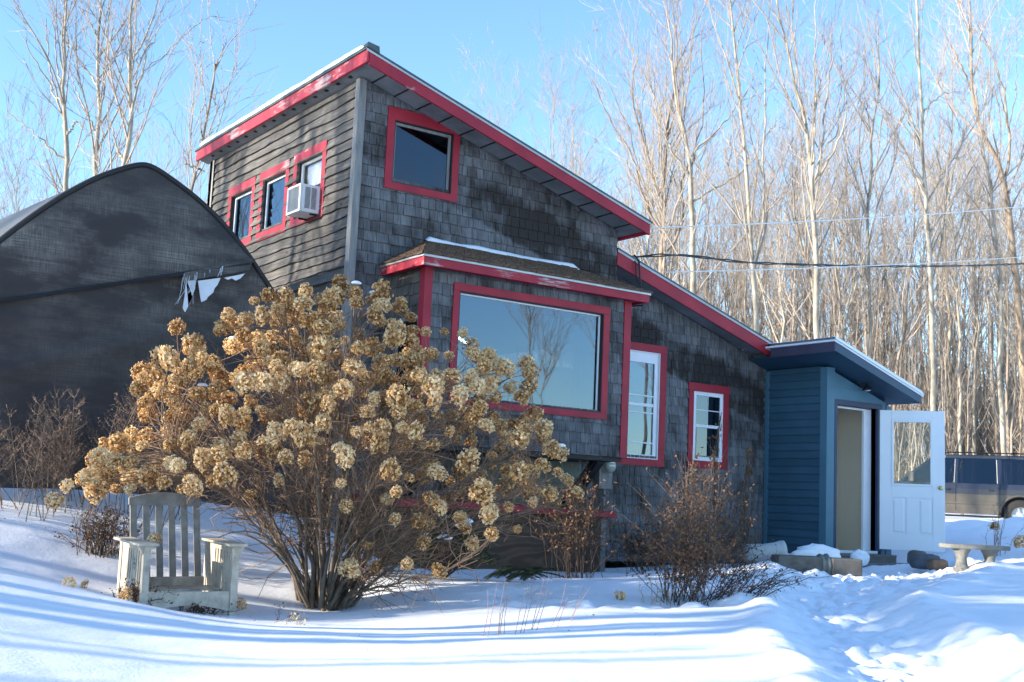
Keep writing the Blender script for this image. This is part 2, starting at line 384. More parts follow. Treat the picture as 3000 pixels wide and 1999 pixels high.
M_greyweed = simple('grey_weed', (0.19, 0.135, 0.10), 0.85, 0.35, 12)
M_needle = simple('evergreen_needles', (0.035, 0.05, 0.018), 0.7, 0.5, 20)
M_straw = simple('straw', (0.42, 0.33, 0.2), 0.8, 0.3, 10)
def mk_bench():
    t = NT('peeling_white_paint'); g = t.noise(1.0, 5, 0.65, t.mapping((10, 10, 10))); b = t.noise(3.0, 4)
    c = t.ramp(g, [(0.3, (0.33, 0.29, 0.23)), (0.6, (0.52, 0.46, 0.37))]); c = t.mix(t.ramp(b, [(0.55, (0, 0, 0)), (0.68, (0.7, .7, .7))]), c, (0.20, 0.17, 0.14))
    t.bump(g, 0.3, 0.004); return t.set(c, 0.7, spec=0.25)
M_bench = mk_bench(); M_benchshade = simple('shaded_grey_wood', (0.22, 0.21, 0.19), 0.85, 0.3, 8, bump=0.3)  # chair back: grey darkened to stand in for the shade behind the twigs

# ---------------------------------------------------------------- the snow-covered ground
CTL = np.array([(-3.04, -.1, .60), (-4.5, -.1, .58), (-2.0, -.1, .58), (-1.2, -.1, .50), (-7, 0, .55), (-9, -4, .2), (-9, -9, -.1), (-6.4, -12.9, -.45), (0, -13, -.25), (6, -12, -.05),
 (-.5, -.1, .42), (.05, -.6, .09), (.51, -.6, -.06), (1.73, -.6, -.11), (3.47, -.6, -.14), (12.12, -1.08, .55), (15.86, 2.46, .62), (21.36, 4.79, .62), (25, 3, .6), (18, -6, .4), (9.86, -1.96, .46), (6.94, -3.59, .19), (7.46, -3.95, .21),
 (4.32, -6.04, .02), (1.36, -7.92, -.05), (-.58, -9.15, -.1), (-1.28, -8.41, -.18), (.09, -6.91, -.14), (2.06, -5.1, -.05), (1.3, -4.56, -.15), (2.97, -3.28, .0), (-.45, -5.07, -.17), (-2.86, -7.82, -.19),
 (-1.71, -6.16, -.20), (-1.02, -5.16, -.22), (-.28, -4.09, -.17), (.58, -2.85, -.10), (-1.47, -2.89, -.27), (-2.47, -4.64, -.27), (-4.06, -7.24, -.22), (-4.08, -5.75, -.20), (-2.68, -3.65, -.31), (-3.16, -3.2, -.25),
 (-3.81, -3.76, -.08), (-4.42, -3.72, .02), (-4.86, -5.85, -.10), (-5.19, -7.45, -.14), (-3.7, -1.55, .13), (-3.11, -.99, .25), (5.13, -2.6, .09), (4.32, -2.2, .05), (6.6, -2.7, .10), (5.5, -.2, -.05), (4.6, -.2, -.12), (7.8, -1.25, -.06), (8.5, -1.35, -.02), (7.2, -1.35, .0), (7.9, -1.75, .03), (7, 6, .2), (0, 6, .3), (-5, 8, .6)])
def _phi(r): return r * r * np.log(r + 1e-9)
_n = len(CTL); _A = np.zeros((_n + 3, _n + 3)); _r = np.hypot(CTL[:, None, 0] - CTL[None, :, 0], CTL[:, None, 1] - CTL[None, :, 1])
_A[:_n, :_n] = _phi(_r) + np.eye(_n) * 0.02; _A[:_n, _n] = 1; _A[:_n, _n + 1:] = CTL[:, :2]; _A[_n:, :_n] = _A[:_n, _n:].T
_W = np.linalg.solve(_A, np.concatenate([CTL[:, 2], [0, 0, 0]]))
PATH = np.array([(7.3, -2.2), (6.2, -3.0), (4.6, -4.0), (2.9, -5.0), (1.2, -6.6), (-.3, -8.2), (-1.6, -9.8), (-4, -12.8)])
PATH2 = np.array([(2.9, -5.0), (1.6, -4.9), (.6, -4.7), (-.3, -4.1), (.3, -3.4)])
def _pd(X, Y, P):
    d = np.full(X.shape, 1e9)
    for (a, b), (c, e) in zip(P[:-1], P[1:]):
        vx, vy = c - a, e - b; t = np.clip(((X - a) * vx + (Y - b) * vy) / (vx * vx + vy * vy), 0, 1)
        d = np.minimum(d, np.hypot(X - a - t * vx, Y - b - t * vy))
    return d
def ground_z(X, Y, detail=True):
    X = np.asarray(X, float); Y = np.asarray(Y, float); sh = X.shape; x = X.ravel(); y = Y.ravel(); z = np.empty(len(x))
    for i in range(0, len(x), 20000):
        xx = x[i:i + 20000]; yy = y[i:i + 20000]
        cx = np.clip(xx, -10, 26); cy = np.clip(yy, -14, 9)
        r = np.hypot(cx[:, None] - CTL[None, :, 0], cy[:, None] - CTL[None, :, 1])
        zz = _phi(r) @ _W[:_n] + _W[_n] + _W[_n + 1] * cx + _W[_n + 2] * cy
        dist = np.hypot(xx + 6.4, yy + 12.9)
        zz = np.clip(zz, -0.6, 0.75) + 0.085 * np.maximum(0, dist - 36) * (yy > -60) * np.clip((yy + 20) / 20, 0, 1)
        z[i:i + 20000] = zz
    if detail:
        near = np.exp(-(np.maximum(0, np.hypot(x - 2, y + 5) - 9) / 5) ** 2)
        z += fbm(x * .55, y * .55, 3, 3) * 0.06 * near + fbm(x * 2.2, y * 2.2, 3, 9) * 0.022 * near + fbm(x * 9, y * 9, 2, 12) * .006 * near
        z += fbm(x * .12, y * .12, 3, 5) * 0.5 * (1 - near)
        d = _pd(x, y, PATH); w = 0.42 + 0.30 * fbm(x * 1.3, y * 1.3, 2, 21)
        wide = 1 + 1.1 * np.clip((3.5 - y - 0) / 1 * 0 + np.exp(-((x - 5.6) ** 2 + (y + 3.0) ** 2) / 5), 0, 1)
        tr = 1 / (1 + np.exp((d / wide - w) * 11))
        lump = np.abs(fbm(x * 3.6, y * 3.6, 4, 31)) * 0.22 + fbm(x * 8, y * 8, 3, 33) * 0.16
        z += -0.17 * tr + lump * tr
        rim = np.exp(-((d / wide - w - .28) / .17) ** 2); z += rim * (0.045 + fbm(x * 5, y * 5, 3, 35) * 0.09)
        d2 = _pd(x, y, PATH2); t2 = np.exp(-(d2 / .30) ** 2)
        foot = np.cos(x * 9 + 3 * vnoise(x, y, 3)) * np.cos(y * 11 + x * 3)
        z += t2 * (-0.06 + np.abs(fbm(x * 3.5, y * 3.5, 3, 41)) * 0.26 + foot * 0.02)
        # churned snow in front of the step and along the sheds
        yd = np.exp(-(((x - 6.3) / 2.6) ** 2 + ((y + 3.0) / 1.2) ** 2)); z += yd * (np.abs(fbm(x * 4.3, y * 4.3, 4, 51)) * 0.17 + fbm(x * 11, y * 11, 2, 52) * .06 - 0.02)
        # banks by the vehicle
        bk = np.exp(-(((x - 15) / 5) ** 2 + ((y - .9) / 2.0) ** 2)); z += bk * (np.abs(fbm(x * 1.4, y * 1.4, 4, 61)) * 0.5 + .04)
        # melt hollow round the big shrub, and the drift crest before the bench
        z += -0.07 * np.exp(-(((x + 1.45) / .5) ** 2 + ((y + 2.9) / .4) ** 2))
    return z.reshape(sh)
def gz(x, y): return float(ground_z(np.array([x]), np.array([y]))[0])
def _axis(a, b, step, far):
    c = list(np.arange(a, b, step)); s = step; lo = [a]; 
    while lo[-1] > -far: s *= 1.13; lo.append(lo[-1] - s)
    s = step; hi = [c[-1]]
    while hi[-1] < far: s *= 1.13; hi.append(hi[-1] + s)
    return np.array(lo[:0:-1] + c + hi[1:])
gx = _axis(-6.5, 10.5, 0.045, 420); gy = _axis(-9.8, 0.2, 0.045, 420)
GX, GY = np.meshgrid(gx, gy); GZ = ground_z(GX, GY)
inside = (GX > 0.12) & (GX < 7.0) & (GY > 0.12) & (GY < 4.7); GZ[inside] = -0.5
nx, ny = len(gx), len(gy); ii = np.arange(ny - 1)[:, None] * nx + np.arange(nx - 1)[None]
gf = np.stack([ii, ii + 1, ii + nx + 1, ii + nx], -1).reshape(-1, 4)
snow = MB(); snow.add(np.stack([GX, GY, GZ], -1).reshape(-1, 3), gf)
tag(snow.build('snow_ground', M_snow, smooth=True), kind='structure')

# ---------------------------------------------------------------- the house
house = empty('house', (0, 0, 0), 0, 'tall weathered grey shingle house with red trim and sloping shed roofs', 'house')
ROOF1 = lambda x: 5.795 - 0.305 * x          # soffit line of the tall part at the wall
ROOF2 = lambda x: 3.680 - 0.322 * (x - 5.458)  # soffit line of the low part (its wall stands 0.4 m behind the tall one)
LY = 0.40

def panel(mb, fix, a0, a1, z0, z1, holes, depth, top=None, step=0.5):
    """wall core with holes. fix=('y',v): wall in x-z at y=v..v+depth ; ('x',v): wall in y-z"""
    xs = sorted(set([a0, a1] + [h[0] for h in holes] + [h[1] for h in holes] + list(np.arange(a0 + step, a1, step))))
    zs = sorted(set([z0, z1] + [h[2] for h in holes] + [h[3] for h in holes]))
    for xa, xb in zip(xs[:-1], xs[1:]):
        for za, zb in zip(zs[:-1], zs[1:]):
            cx, cz = (xa + xb) / 2, (za + zb) / 2
            if any(h[0] < cx < h[1] and h[2] < cz < h[3] for h in holes): continue
            ta = min(zb, top(xa)) if top else zb; tb = min(zb, top(xb)) if top else zb
            if ta <= za and tb <= za: continue
            ta = max(ta, za + .001); tb = max(tb, za + .001)
            k, v = fix
            def P(a, z, d): return (a, v + d, z) if k == 'y' else (v + d, a, z)
            mb.hexa([P(xa, za, 0), P(xb, za, 0), P(xb, za, depth), P(xa, za, depth), P(xa, ta, 0), P(xb, tb, 0), P(xb, tb, depth), P(xa, ta, depth)])

def shingles(mb, O, A, N, a0, a1, z0, z1, holes=(), top=None, row=0.134, seed=1, wid=(0.07, 0.18), proud=0.019, off=0.0):
    """O origin, A unit vector along the wall, N outward normal"""
    rs = random.Random(seed); O = np.array(O, float); A = np.array(A, float); N = np.array(N, float)
    nrow = int(math.ceil((z1 - z0) / row)); Vs = []; T = []
    for r in range(nrow):
        zb = z0 + r * row + off; zt = zb + row * 1.25; zm = zb + row / 2
        spans = [(a0, a1)]
        for h in holes:
            if h[2] < zm < h[3]:
                ns = []
                for s, e in spans:
                    if h[0] > s: ns.append((s, min(e, h[0])))
                    if h[1] < e: ns.append((max(s, h[1]), e))
                spans = [q for q in ns if q[1] - q[0] > .01]
        for s, e in spans:
            a = s
            while a < e - 0.005:
                w = rs.uniform(*wid); b = min(e, a + w)
                if e - b < 0.04: b = e
                g = 0.0035; jb = rs.gauss(0, 0.0035) - (0.012 if rs.random() < .04 else 0); sk = rs.gauss(0, 0.002); pr = proud + rs.uniform(0, 0.006) + (0.012 if rs.random() < .03 else 0)
                za, zc = zb + jb + sk, zb + jb - sk; ta = tb = zt
                if top:
                    ta = min(zt, top(a) + .02); tb = min(zt, top(b) + .02)
                    if ta < za + .01 or tb < zc + .01:
                        a = b; continue
                p = lambda aa, zz, nn: O + A * aa + N * nn + np.array([0, 0, zz])
                a_, b_ = a + g, b - g
                Vs.append([p(a_, za, 0), p(b_, zc, 0), p(b_, zc, pr), p(a_, za, pr), p(a_, ta, 0), p(b_, tb, 0), p(b_, tb, .002), p(a_, ta, .002)])
                T.append(rs.random()); a = b
    Vs = np.array(Vs).reshape(-1, 3); m = len(T)
    F = (BOXF[None] + (np.arange(m) * 8)[:, None, None]).reshape(-1, 4)
    mb.add(Vs, F, np.repeat(T, 6))

H_UW = (0.46, 1.345, 4.545, 5.36); H_TW = (4.21, 5.339, 1.40, 2.969); H_SW = (5.984, 6.618, 1.432, 2.484); H_BAY = (0.66, 3.56, 1.45, 3.25)
H_L = [(0.91, 1.68, 4.27, 5.06), (2.02, 2.84, 4.28, 5.04), (3.19, 4.02, 4.28, 5.03)]
core = MB()
panel(core, ('y', 0.0), 0.0, 4.107, 0.0, 5.85, [H_UW, (0.7, 3.5, 1.5, 3.2)], 0.12, ROOF1)
panel(core, ('y', LY), 4.107, 7.52, 0.0, 4.1, [H_TW, H_SW], 0.12, ROOF2)
core.box((3.987, 0.121, 0), (4.107, LY - .001, 2.99))
panel(core, ('x', 0.0), 0.12, 4.86, 0.0, 5.785, H_L, 0.12)
core.box((0.0, 4.86, 0), (4.107, 4.98, 4.56)); core.box((4.107, 4.86, 0), (7.52, 4.98, 2.94))
panel(core, ('x', 3.987), 0.12, 4.86, 3.0, 4.53, [], 0.118)          # upper east wall above the low roof
core.box((7.40, LY + .12, 0), (7.52, 4.86, 2.93))
core.build('wall_core', M_interior, house)
w = MB()
shingles(w, (0, 0, 0), (1, 0, 0), (0, -1, 0), 0.045, 4.107, 0.02, 5.82, [H_UW, (0.60, 3.62, 1.38, 3.36)], ROOF1, seed=3)
w.build('shingle_siding', M_shF, house, label='weathered grey shingles with black mildew on the tall front wall')
w = MB()
shingles(w, (0, LY, 0), (1, 0, 0), (0, -1, 0), 4.135, 7.50, -0.05, 4.05, [H_TW, H_SW], ROOF2, seed=4)
w.build('shingle_siding', M_shL, house, label='dark mildewed shingles on the low front wall')
w = MB(); shingles(w, (4.107, 0, 0), (0, 1, 0), (1, 0, 0), LY, 4.8, 4.0, 4.7, [], lambda a: 4.53, seed=5); shingles(w, (4.107, 0, 0), (0, 1, 0), (1, 0, 0), 0.0, LY - .01, -.05, 4.7, [], lambda a: 4.53, seed=6); w.build('shingle_siding', M_shS, house)
# wavy live-edge clapboards on the sunny side
w = MB(); rs = random.Random(5); z = 0.3; k = 0
while z < 5.80:
    rowh = 0.124 + rs.uniform(-.010, .012); ys = np.arange(0.05, 4.87, 0.06); ys[-1] = 4.86
    low = (fbm(ys * 1.5, ys * 0 + k * 3.7, 3, 70) * 0.065 + fbm(ys * 5, ys * 0 + k * 1.7, 2, 71) * 0.02)
    tin = rs.random(); cut = rs.uniform(1, 4)
    for a, b, la, lb in zip(ys[:-1], ys[1:], low[:-1], low[1:]):
        c = (a + b) / 2; za, zb = z + la, z + lb; zt = min(z + rowh * 1.3, 5.80)
        if any(h[0] < c < h[1] and h[2] < z + rowh * .45 < h[3] for h in H_L): continue
        if zt < max(za, zb) + .01: continue
        pa = 0.030 + 0.02 * vnoise(a * 1.1, k * 5.0, 4); pb = 0.030 + 0.02 * vnoise(b * 1.1, k * 5.0, 4)
        w.hexa([(0, b, zb), (0, a, za), (-pa, a, za), (-pb, b, zb), (0, b, zt), (0, a, zt), (-.004, a, zt), (-.004, b, zt)], tin if c < cut else (tin * 7) % 1)
    z += rowh; k += 1
w.build('clapboard_siding', M_clap, house, label='wavy weathered clapboards on the sunlit side wall')
MB().box((-0.055, -0.03, 0.1), (-0.002, 0.052, 5.76)).box((-0.055, -0.055, 0.1), (0.045, -0.031, 5.745)).build('corner_board', M_trimgrey, house, bevel=.004)
MB().box((-0.05, 4.80, 0.2), (-0.06 + .012, 4.97, 5.76)).box((-0.05, 4.862, 0.2), (-.002, 4.975, 5.76)).build('corner_board', M_trimgrey, house)

# tall roof: slab, worn red rake board, eave board, soffit, metal edge
def rake(x0, z0, x1, z1, h, y0, y1):
    return [(x0, y0, z0 - h), (x1, y0, z1 - h), (x1, y1, z1 - h), (x0, y1, z0 - h), (x0, y0, z0), (x1, y0, z1), (x1, y1, z1), (x0, y1, z0)]
s1 = -0.3006; zt = lambda x: 5.950 + s1 * (x + 0.195)
MB().hexa(rake(-0.168, zt(-.168) - .004, 4.28, zt(4.28) - .004, 0.165, -0.50, -0.468)).build('rake_board', M_red2, house, bevel=.004)
MB().hexa(rake(-0.20, zt(-.2) - .002, -0.172, zt(-.172) - .002, 0.15, -0.50, 5.24)).build('eave_board', M_redworn, house, bevel=.004)
MB().hexa(rake(4.252, zt(4.252) - .006, 4.28, zt(4.28) - .006, 0.15, -0.466, 5.24)).build('eave_board', M_red2, house)
MB().hexa(rake(-0.168, zt(-.168) - .105, 4.25, zt(4.25) - .105, 0.012, -0.466, -0.03)).hexa(rake(-0.168, zt(-.168) - .104, 0.0, zt(0) - .104, 0.012, -0.03, 5.2)).hexa(rake(4.12, zt(4.12) - .105, 4.25, zt(4.25) - .105, 0.012, -.03, 5.2)).build('soffit', M_soffit, house)
for i in range(13):
    x = 0.12 + i * 0.325
    jn = MB().beam((x, -0.462, zt(x) - .120), (x, -0.03, zt(x) - .120), .018, .012, tint=.1); jn.build('soffit_batten', M_black, house)
vh = MB()
for i in range(15):
    y = 0.1 + i * 0.33; vh.box((-0.115, y, zt(-.1) - .128), (-0.075, y + .06, zt(-.1) - .110))
vh.build('soffit_vent', M_black, house)
MB().hexa(rake(-0.215, zt(-.215) + .028, 4.31, zt(4.31) + .028, 0.028, -0.515, 5.26)).build('roof', M_darkmetal, house)
MB().hexa(rake(-0.21, zt(-.21) + .003, 4.29, zt(4.29) + .003, 0.028, -0.512, -0.502)).build('drip_edge', M_edge, house)
MB().hexa([(-.225, -.53, zt(-.2) + .02), (-.05, -.53, zt(0) + .03), (-.05, -.42, zt(0) + .03), (-.225, -.42, zt(-.2) + .03), (-.215, -.54, zt(-.2) + .075), (-.06, -.53, zt(0) + .115), (-.06, -.42, zt(0) + .09), (-.22, -.42, zt(-.2) + .06)]).build('roof_flashing', M_darkmetal, house)
# a thin line of old snow along the high eave
sn = MB(); ys = np.linspace(-0.45, 5.0, 80); hh = 0.03 + 0.055 * vnoise(ys * 1.7, ys * 0, 8) + 0.02 * vnoise(ys * 6, ys * 0, 9); hh[0] = hh[-1] = .004
pr = [(-.22, 0.0), (-.235, .45), (-.19, .9), (-.05, 1.0), (.25, .7), (.8, .05)]
V = np.array([[(x, y, zt(x) + .029 + h * f) for x, f in pr] for y, h in zip(ys, hh)]).reshape(-1, 3)
F = [(i * 6 + j, i * 6 + j + 1, i * 6 + j + 7, i * 6 + j + 6) for i in range(79) for j in range(5)]
sn.add(V, F); o = sn.build('roof_snow', M_snow, house, smooth=True)

# low roof, its rake board flush with the tall wall
s2 = -0.315; z2 = lambda x: 4.283 + s2 * (x - 4.092)
MB().hexa(rake(4.114, z2(4.114) - .004, 7.213, z2(7.213) - .004, 0.213, -0.02, 0.012)).build('rake_board', M_red, house, bevel=.004, label='bright red rake board of the low roof')
MB().hexa(rake(4.116, z2(4.116) - .15, 7.21, z2(7.21) - .15, 0.012, 0.014, LY - .03)).build('soffit', M_soffit, house)
MB().hexa(rake(4.112, z2(4.112) + .026, 7.23, z2(7.23) + .026, 0.026, -0.035, 5.0)).build('roof', M_darkmetal, house)
MB().hexa(rake(4.112, z2(4.112) + .000, 7.22, z2(7.22) + .000, 0.032, -0.032, -0.022)).build('drip_edge', M_edge, house)
MB().hexa(rake(4.13, z2(4.13) + .075, 7.15, z2(7.15) + .07, 0.048, 0.03, 4.6)).build('roof_snow', M_snow, house, bevel=.02)

# bay: walls, roof, corner boards
BX0, BX1, BY = 0.56, 3.648, -0.854
G = (1.02, 3.215, 1.885, 3.165)
b = MB(); panel(b, ('y', BY), BX0, BX1, 1.34, 3.40, [G], 0.09)
panel(b, ('x', BX0), BY + .09, 0.0, 1.34, 3.40, [(-0.76, -0.22, 1.9, 2.80)], 0.09); panel(b, ('x', BX1 - .09), BY + .09, 0.0, 1.34, 3.40, [], 0.09)
b.box((BX0 + .09, BY + .09, 1.34), (BX1 - .09, 0.0, 1.42)); b.build('bay_core', M_interior, house)
w = MB(); shingles(w, (0, BY, 0), (1, 0, 0), (0, -1, 0), BX0 + .08, BX1 - .09, 1.345, 3.40, [(G[0] - .04, G[1] + .04, G[2] - .04, G[3] + .04)], lambda a: 3.38, seed=8, wid=(.08, .18)); w.build('bay_shingle_siding', M_shB, house, label='clean pale grey shingles on the bay')
w = MB(); shingles(w, (BX0, BY, 0), (0, 1, 0), (-1, 0, 0), 0.09, -BY, 1.345, 3.40, [(0.10, .62, 1.9, 2.80)], lambda a: 3.38, seed=9); w.build('bay_shingle_siding', M_shS, house, label='sunlit shingles on the narrow left cheek of the bay'); w = MB(); shingles(w, (BX1, BY, 0), (0, 1, 0), (1, 0, 0), 0.09, -BY, 1.345, 3.40, [], lambda a: 3.38, seed=10)
w.build('bay_shingle_siding', M_shS, house)
cb = MB().box((BX0 - .028, BY - .0, 1.33), (BX0 - .001, BY + .09, 3.385)).box((BX0 - .028, BY - .028, 1.33), (BX0 + .08, BY - .001, 3.385)); cb.build('bay_corner_board', M_red, house, bevel=.003)
cb = MB().box((BX1 - .09, BY - .028, 1.33), (BX1 + .028, BY - .001, 3.385)).box((BX1 + .001, BY, 1.33), (BX1 + .028, BY + .09, 3.385)); cb.build('bay_corner_board', M_red, house, bevel=.003)
E0, E1, EY = 0.40, 3.82, -1.06
MB().box((E0, EY, 3.362), (E1, EY + .03, 3.46)).box((E0, EY + .03, 3.362), (E0 + .03, -.03, 3.46)).box((E1 - .03, EY + .03, 3.362), (E1, -.03, 3.46)).build('bay_eave_board', M_redworn, house, bevel=.003)
MB().box((E0 + .03, EY + .03, 3.385), (E1 - .03, -.03, 3.40)).build('bay_soffit', M_red, house)
MB().box((E0 - .015, EY - .015, 3.461), (E1 + .015, -.03, 3.488)).build('bay_drip_edge', M_metal, house)
br = MB(); ra = (1.05, 3.30); zr = 3.90          # hip roof of cedar shingles leaning on the wall
A0 = np.array([E0 - .03, EY - .03, 3.489]); A1 = np.array([E1 + .03, EY - .03, 3.489]); B0 = np.array([E0 - .03, -.02, 3.489]); B1 = np.array([E1 + .03, -.02, 3.489]); C0 = np.array([ra[0], -.02, zr]); C1 = np.array([ra[1], -.02, zr])
rr = random.Random(3)
def slope(Pa, Pb, Qa, Qb, rows):
    nrm = np.cross(Pb - Pa, Qa - Pa); nrm /= np.linalg.norm(nrm)
    if nrm[2] < 0: nrm = -nrm
    for r in range(rows):
        t0, t1 = r / rows, min(1, (r + 1.3) / rows)
        la, lb = Pa + (Qa - Pa) * t0, Pb + (Qb - Pb) * t0; ua, ub = Pa + (Qa - Pa) * t1, Pb + (Qb - Pb) * t1
        L = np.linalg.norm(lb - la); n = max(1, int(L / .13)); cuts = np.sort(np.concatenate([[0, 1], (np.arange(1, n) + [rr.uniform(-.3, .3) for _ in range(n - 1)]) / n]))
        for s, e in zip(cuts[:-1], cuts[1:]):
            if e - s < .002: continue
            j = rr.uniform(-.012, .006); th = .016 + rr.uniform(0, .012); g = .003 / L; s2_, e2_ = s + g, e - g
            dn = (la - ua); dn = dn / (np.linalg.norm(dn) + 1e-9) * j
            a, b2, c, d = la + (lb - la) * s2_ - dn, la + (lb - la) * e2_ - dn, ua + (ub - ua) * e2_, ua + (ub - ua) * s2_
            br.hexa([a, b2, c, d, a + nrm * th, b2 + nrm * th, c + nrm * .003, d + nrm * .003], rr.random())
slope(A0, A1, C0, C1, 9); slope(B0, A0, C0, C0 + [.001, 0, 0], 9); slope(A1, B1, C1, C1 + [.001, 0, 0], 9)
br.add([A0 - [0, 0, .0], A1, C1, C0, B0, B1], [(0, 1, 2, 3)]); br.add([A0, C0, B0], [(0, 1, 2)]); br.add([A1, B1, C1], [(0, 1, 2)])
br.build('bay_roof', M_roofcedar, house, label='brown cedar shingle hip roof over the bay')
sn = MB(); xs = np.linspace(1.0, 3.35, 50); hh = .028 + .03 * vnoise(xs * 4, xs * 0, 3); hh[0] = hh[-1] = 0
for q in [0]:
    P = [(0, -.0), (-.02, 1.0), (-.07, .9), (-.14, -.9)]
    V = np.array([[(x, -.018 + dy, (zr + dy * .4 + .014) + h * f) for dy, f in P] for x, h in zip(xs, hh)]).reshape(-1, 3)
    sn.add(V, [(i * 4 + j, i * 4 + j + 1, i * 4 + j + 5, i * 4 + j + 4) for i in range(49) for j in range(3)])
sn.build('roof_snow', M_snow, house, smooth=True)
MB().beam((3.30, -.78, 1.30), (3.34, -.02, 0.66), .11, .13).build('bay_brace', M_black, house, bevel=.006)
MB().beam((0.85, -.78, 1.30), (0.85, -.02, 0.66), .11, .13).build('bay_brace', M_black, house, bevel=.006)
MB().box((BX0 + .02, BY + .02, 1.28), (BX1 - .02, -.02, 1.335)).build('bay_underside', M_black, house)

# windows
def window(name, fix, a0, a1, z0, z1, trim, tm, fm, gm, parts='fixed', rec=0.06, label=None, clip=None, sill=None, fw=.035, head=0.0):
    """trim outer rectangle a0..a1 z0..z1, trim = board width(s) (l, r, b, t); built on wall plane fix"""
    k, v, sg = fix          # sg: outward sign
    l, r, bt, tp = trim
    def bx(mb, a, b, za, zb, d0, d1, clipz=None):
        lo, hi = v + sg * min(d0, d1, key=lambda q: sg * 0 + q), v + sg * max(d0, d1)
        lo, hi = min(v + sg * d0, v + sg * d1), max(v + sg * d0, v + sg * d1)
        if clipz is None: clipz = lambda x: 1e9
        if k == 'y': mb.hexa([(a, lo, za), (b, lo, za), (b, hi, za), (a, hi, za), (a, lo, min(zb, clipz(a))), (b, lo, min(zb, clipz(b))), (b, hi, min(zb, clipz(b))), (a, hi, min(zb, clipz(a)))])
        else: mb.hexa([(lo, a, za), (hi, a, za), (hi, b, za), (lo, b, za), (lo, a, zb), (hi, a, zb), (hi, b, zb), (lo, b, zb)])
    P = .034; t = MB(); c = clip
    bx(t, a0, a0 + l, z0 + bt, z1 - tp, 0, P, c); bx(t, a1 - r, a1, z0 + bt, z1 - tp, 0, P, c)
    bx(t, a0, a1, z0, z0 + bt, 0, P + .002)
    if clip:
        for x in np.linspace(a0, a1, 7)[:-1]: bx(t, x, x + (a1 - a0) / 6, z1 - tp - .001, z1, 0, P + .002, clip)
    else: bx(t, a0 - head, a1 + head, z1 - tp, z1, 0, P + .004)
    wnd = t.build(name, tm, house, bevel=.003, label=label)
    ia, ib, ja, jb = a0 + l, a1 - r, z0 + bt, z1 - tp
    j = MB()          # jamb lining and frame
    for (p, q, s, e) in ((ia, ia + .012, ja, jb), (ib - .012, ib, ja, jb)): bx(j, p, q, s, e, -rec - .03, P - .006)
    bx(j, ia + .012, ib - .012, ja, ja + .012, -rec - .03, P - .006); bx(j, ia + .012, ib - .012, jb - .012, jb, -rec - .03, P - .006)
    j.build('jamb', M_black if parts in ('fixed', 'side') else fm, wnd)
    f = MB(); ia += .012; ib -= .012; ja += .012; jb -= .012; d0, d1 = -rec - .01, -rec + .022
    bx(f, ia, ia + fw, ja, jb, d0, d1); bx(f, ib - fw, ib, ja, jb, d0, d1); bx(f, ia + fw, ib - fw, ja, ja + fw, d0, d1); bx(f, ia + fw, ib - fw, jb - fw, jb, d0, d1)
    if parts == 'sash':
        m = (ja + jb) / 2 - .02; bx(f, ia + fw, ib - fw, m, m + .045, d0, d1 + .004)
        f.build('frame', fm, wnd, bevel=.002)
        f2 = MB(); q = fw * .8; i2, i3 = ia + fw, ib - fw
        return wnd, (i2, i3, ja + fw, m, m + .045, jb - fw, bx, d0)
    f.build('frame', fm, wnd, bevel=.002)
    g = MB(); bx(g, ia + fw * .5, ib - fw * .5, ja + fw * .5, jb - fw * .5, -rec + .002, -rec + .007); g.build('glass', gm, wnd)
    return wnd, (ia, ib, ja, jb, bx)
window('window', ('y', 0.0, -1), 0.375, 1.43, 4.463, 5.50, (.10, .095, .09, .155), M_red, M_trimgrey, M_glassdark, rec=.035, label='upper window in a red frame cut off by the roof slope', clip=lambda x: ROOF1(x) - .015)
window('picture_window', ('y', BY, -1), 0.933, 3.314, 1.800, 3.253, (.085, .10, .085, .095), M_red, M_white, M_glass, rec=.05, label='big picture window of the bay', fw=.02)
W3, _ = window('window', ('x', 0.0, -1), 0.815, 1.80, 4.175, 5.18, (.11, .11, .105, .125), M_red2, M_white, M_glassclear, 'side', rec=.05, label='side window holding the air conditioner', fw=.03)
window('window', ('x', 0.0, -1), 1.945, 2.94, 4.165, 5.165, (.11, .11, .12, .135), M_red2, M_white, M_glass, 'side', rec=.05, label='middle window of the side wall', fw=.03)
window('window', ('x', 0.0, -1), 3.11, 4.12, 4.165, 5.16, (.11, .11, .12, .135), M_red2, M_white, M_glass, 'side', rec=.05, label='far window of the side wall', fw=.03)
# tall double-hung window with white storm frame
TW, tw = window('window', ('y', LY, -1), 4.13, 5.433, 1.309, 3.077, (.10, .124, .10, .115), M_red, M_white, M_glass, 'sash', rec=.02, label='tall white-framed window beside the bay', fw=.05)
i2, i3, ja, m0, m1, jb, bx, d0 = tw
g = MB(); bx(g, i2, i3, ja, m0, -.012, -.007); bx(g, i2, i3, m1, jb, -.012, -.007); g.build('glass', M_glass, TW)
g = MB()
for zz in (ja + .16, m0 - .0 - .10, m1 + .10): bx(g, i2, i3, zz, zz + .018, -.006, .008)
bx(g, i2, i3, jb - .10, jb, -.006, .010); bx(g, i3 - .03, i3, ja, jb - .10, -.006, .012)
g.build('storm_rail', M_white, TW)
SW, sw = window('window', ('y', LY, -1), 5.895, 6.715, 1.342, 2.600, (.098, .118, .105, .124), M_red, M_white, M_glass, 'sash', rec=.0, label='small double-hung window with a red frame', fw=.045, head=.012)
i2, i3, ja, m0, m1, jb, bx, d0 = sw
g = MB(); bx(g, i2, i3, ja, m0, .006, .010); bx(g, i2, i3, m1, jb, .006, .010); g.build('glass', M_glass, SW)
g = MB(); c = (i2 + i3) / 2; bx(g, c - .006, c + .006, m1, jb, .011, .014); bx(g, i2, i3, (m1 + jb) / 2 - .006, (m1 + jb) / 2 + .006, .0115, .0145)
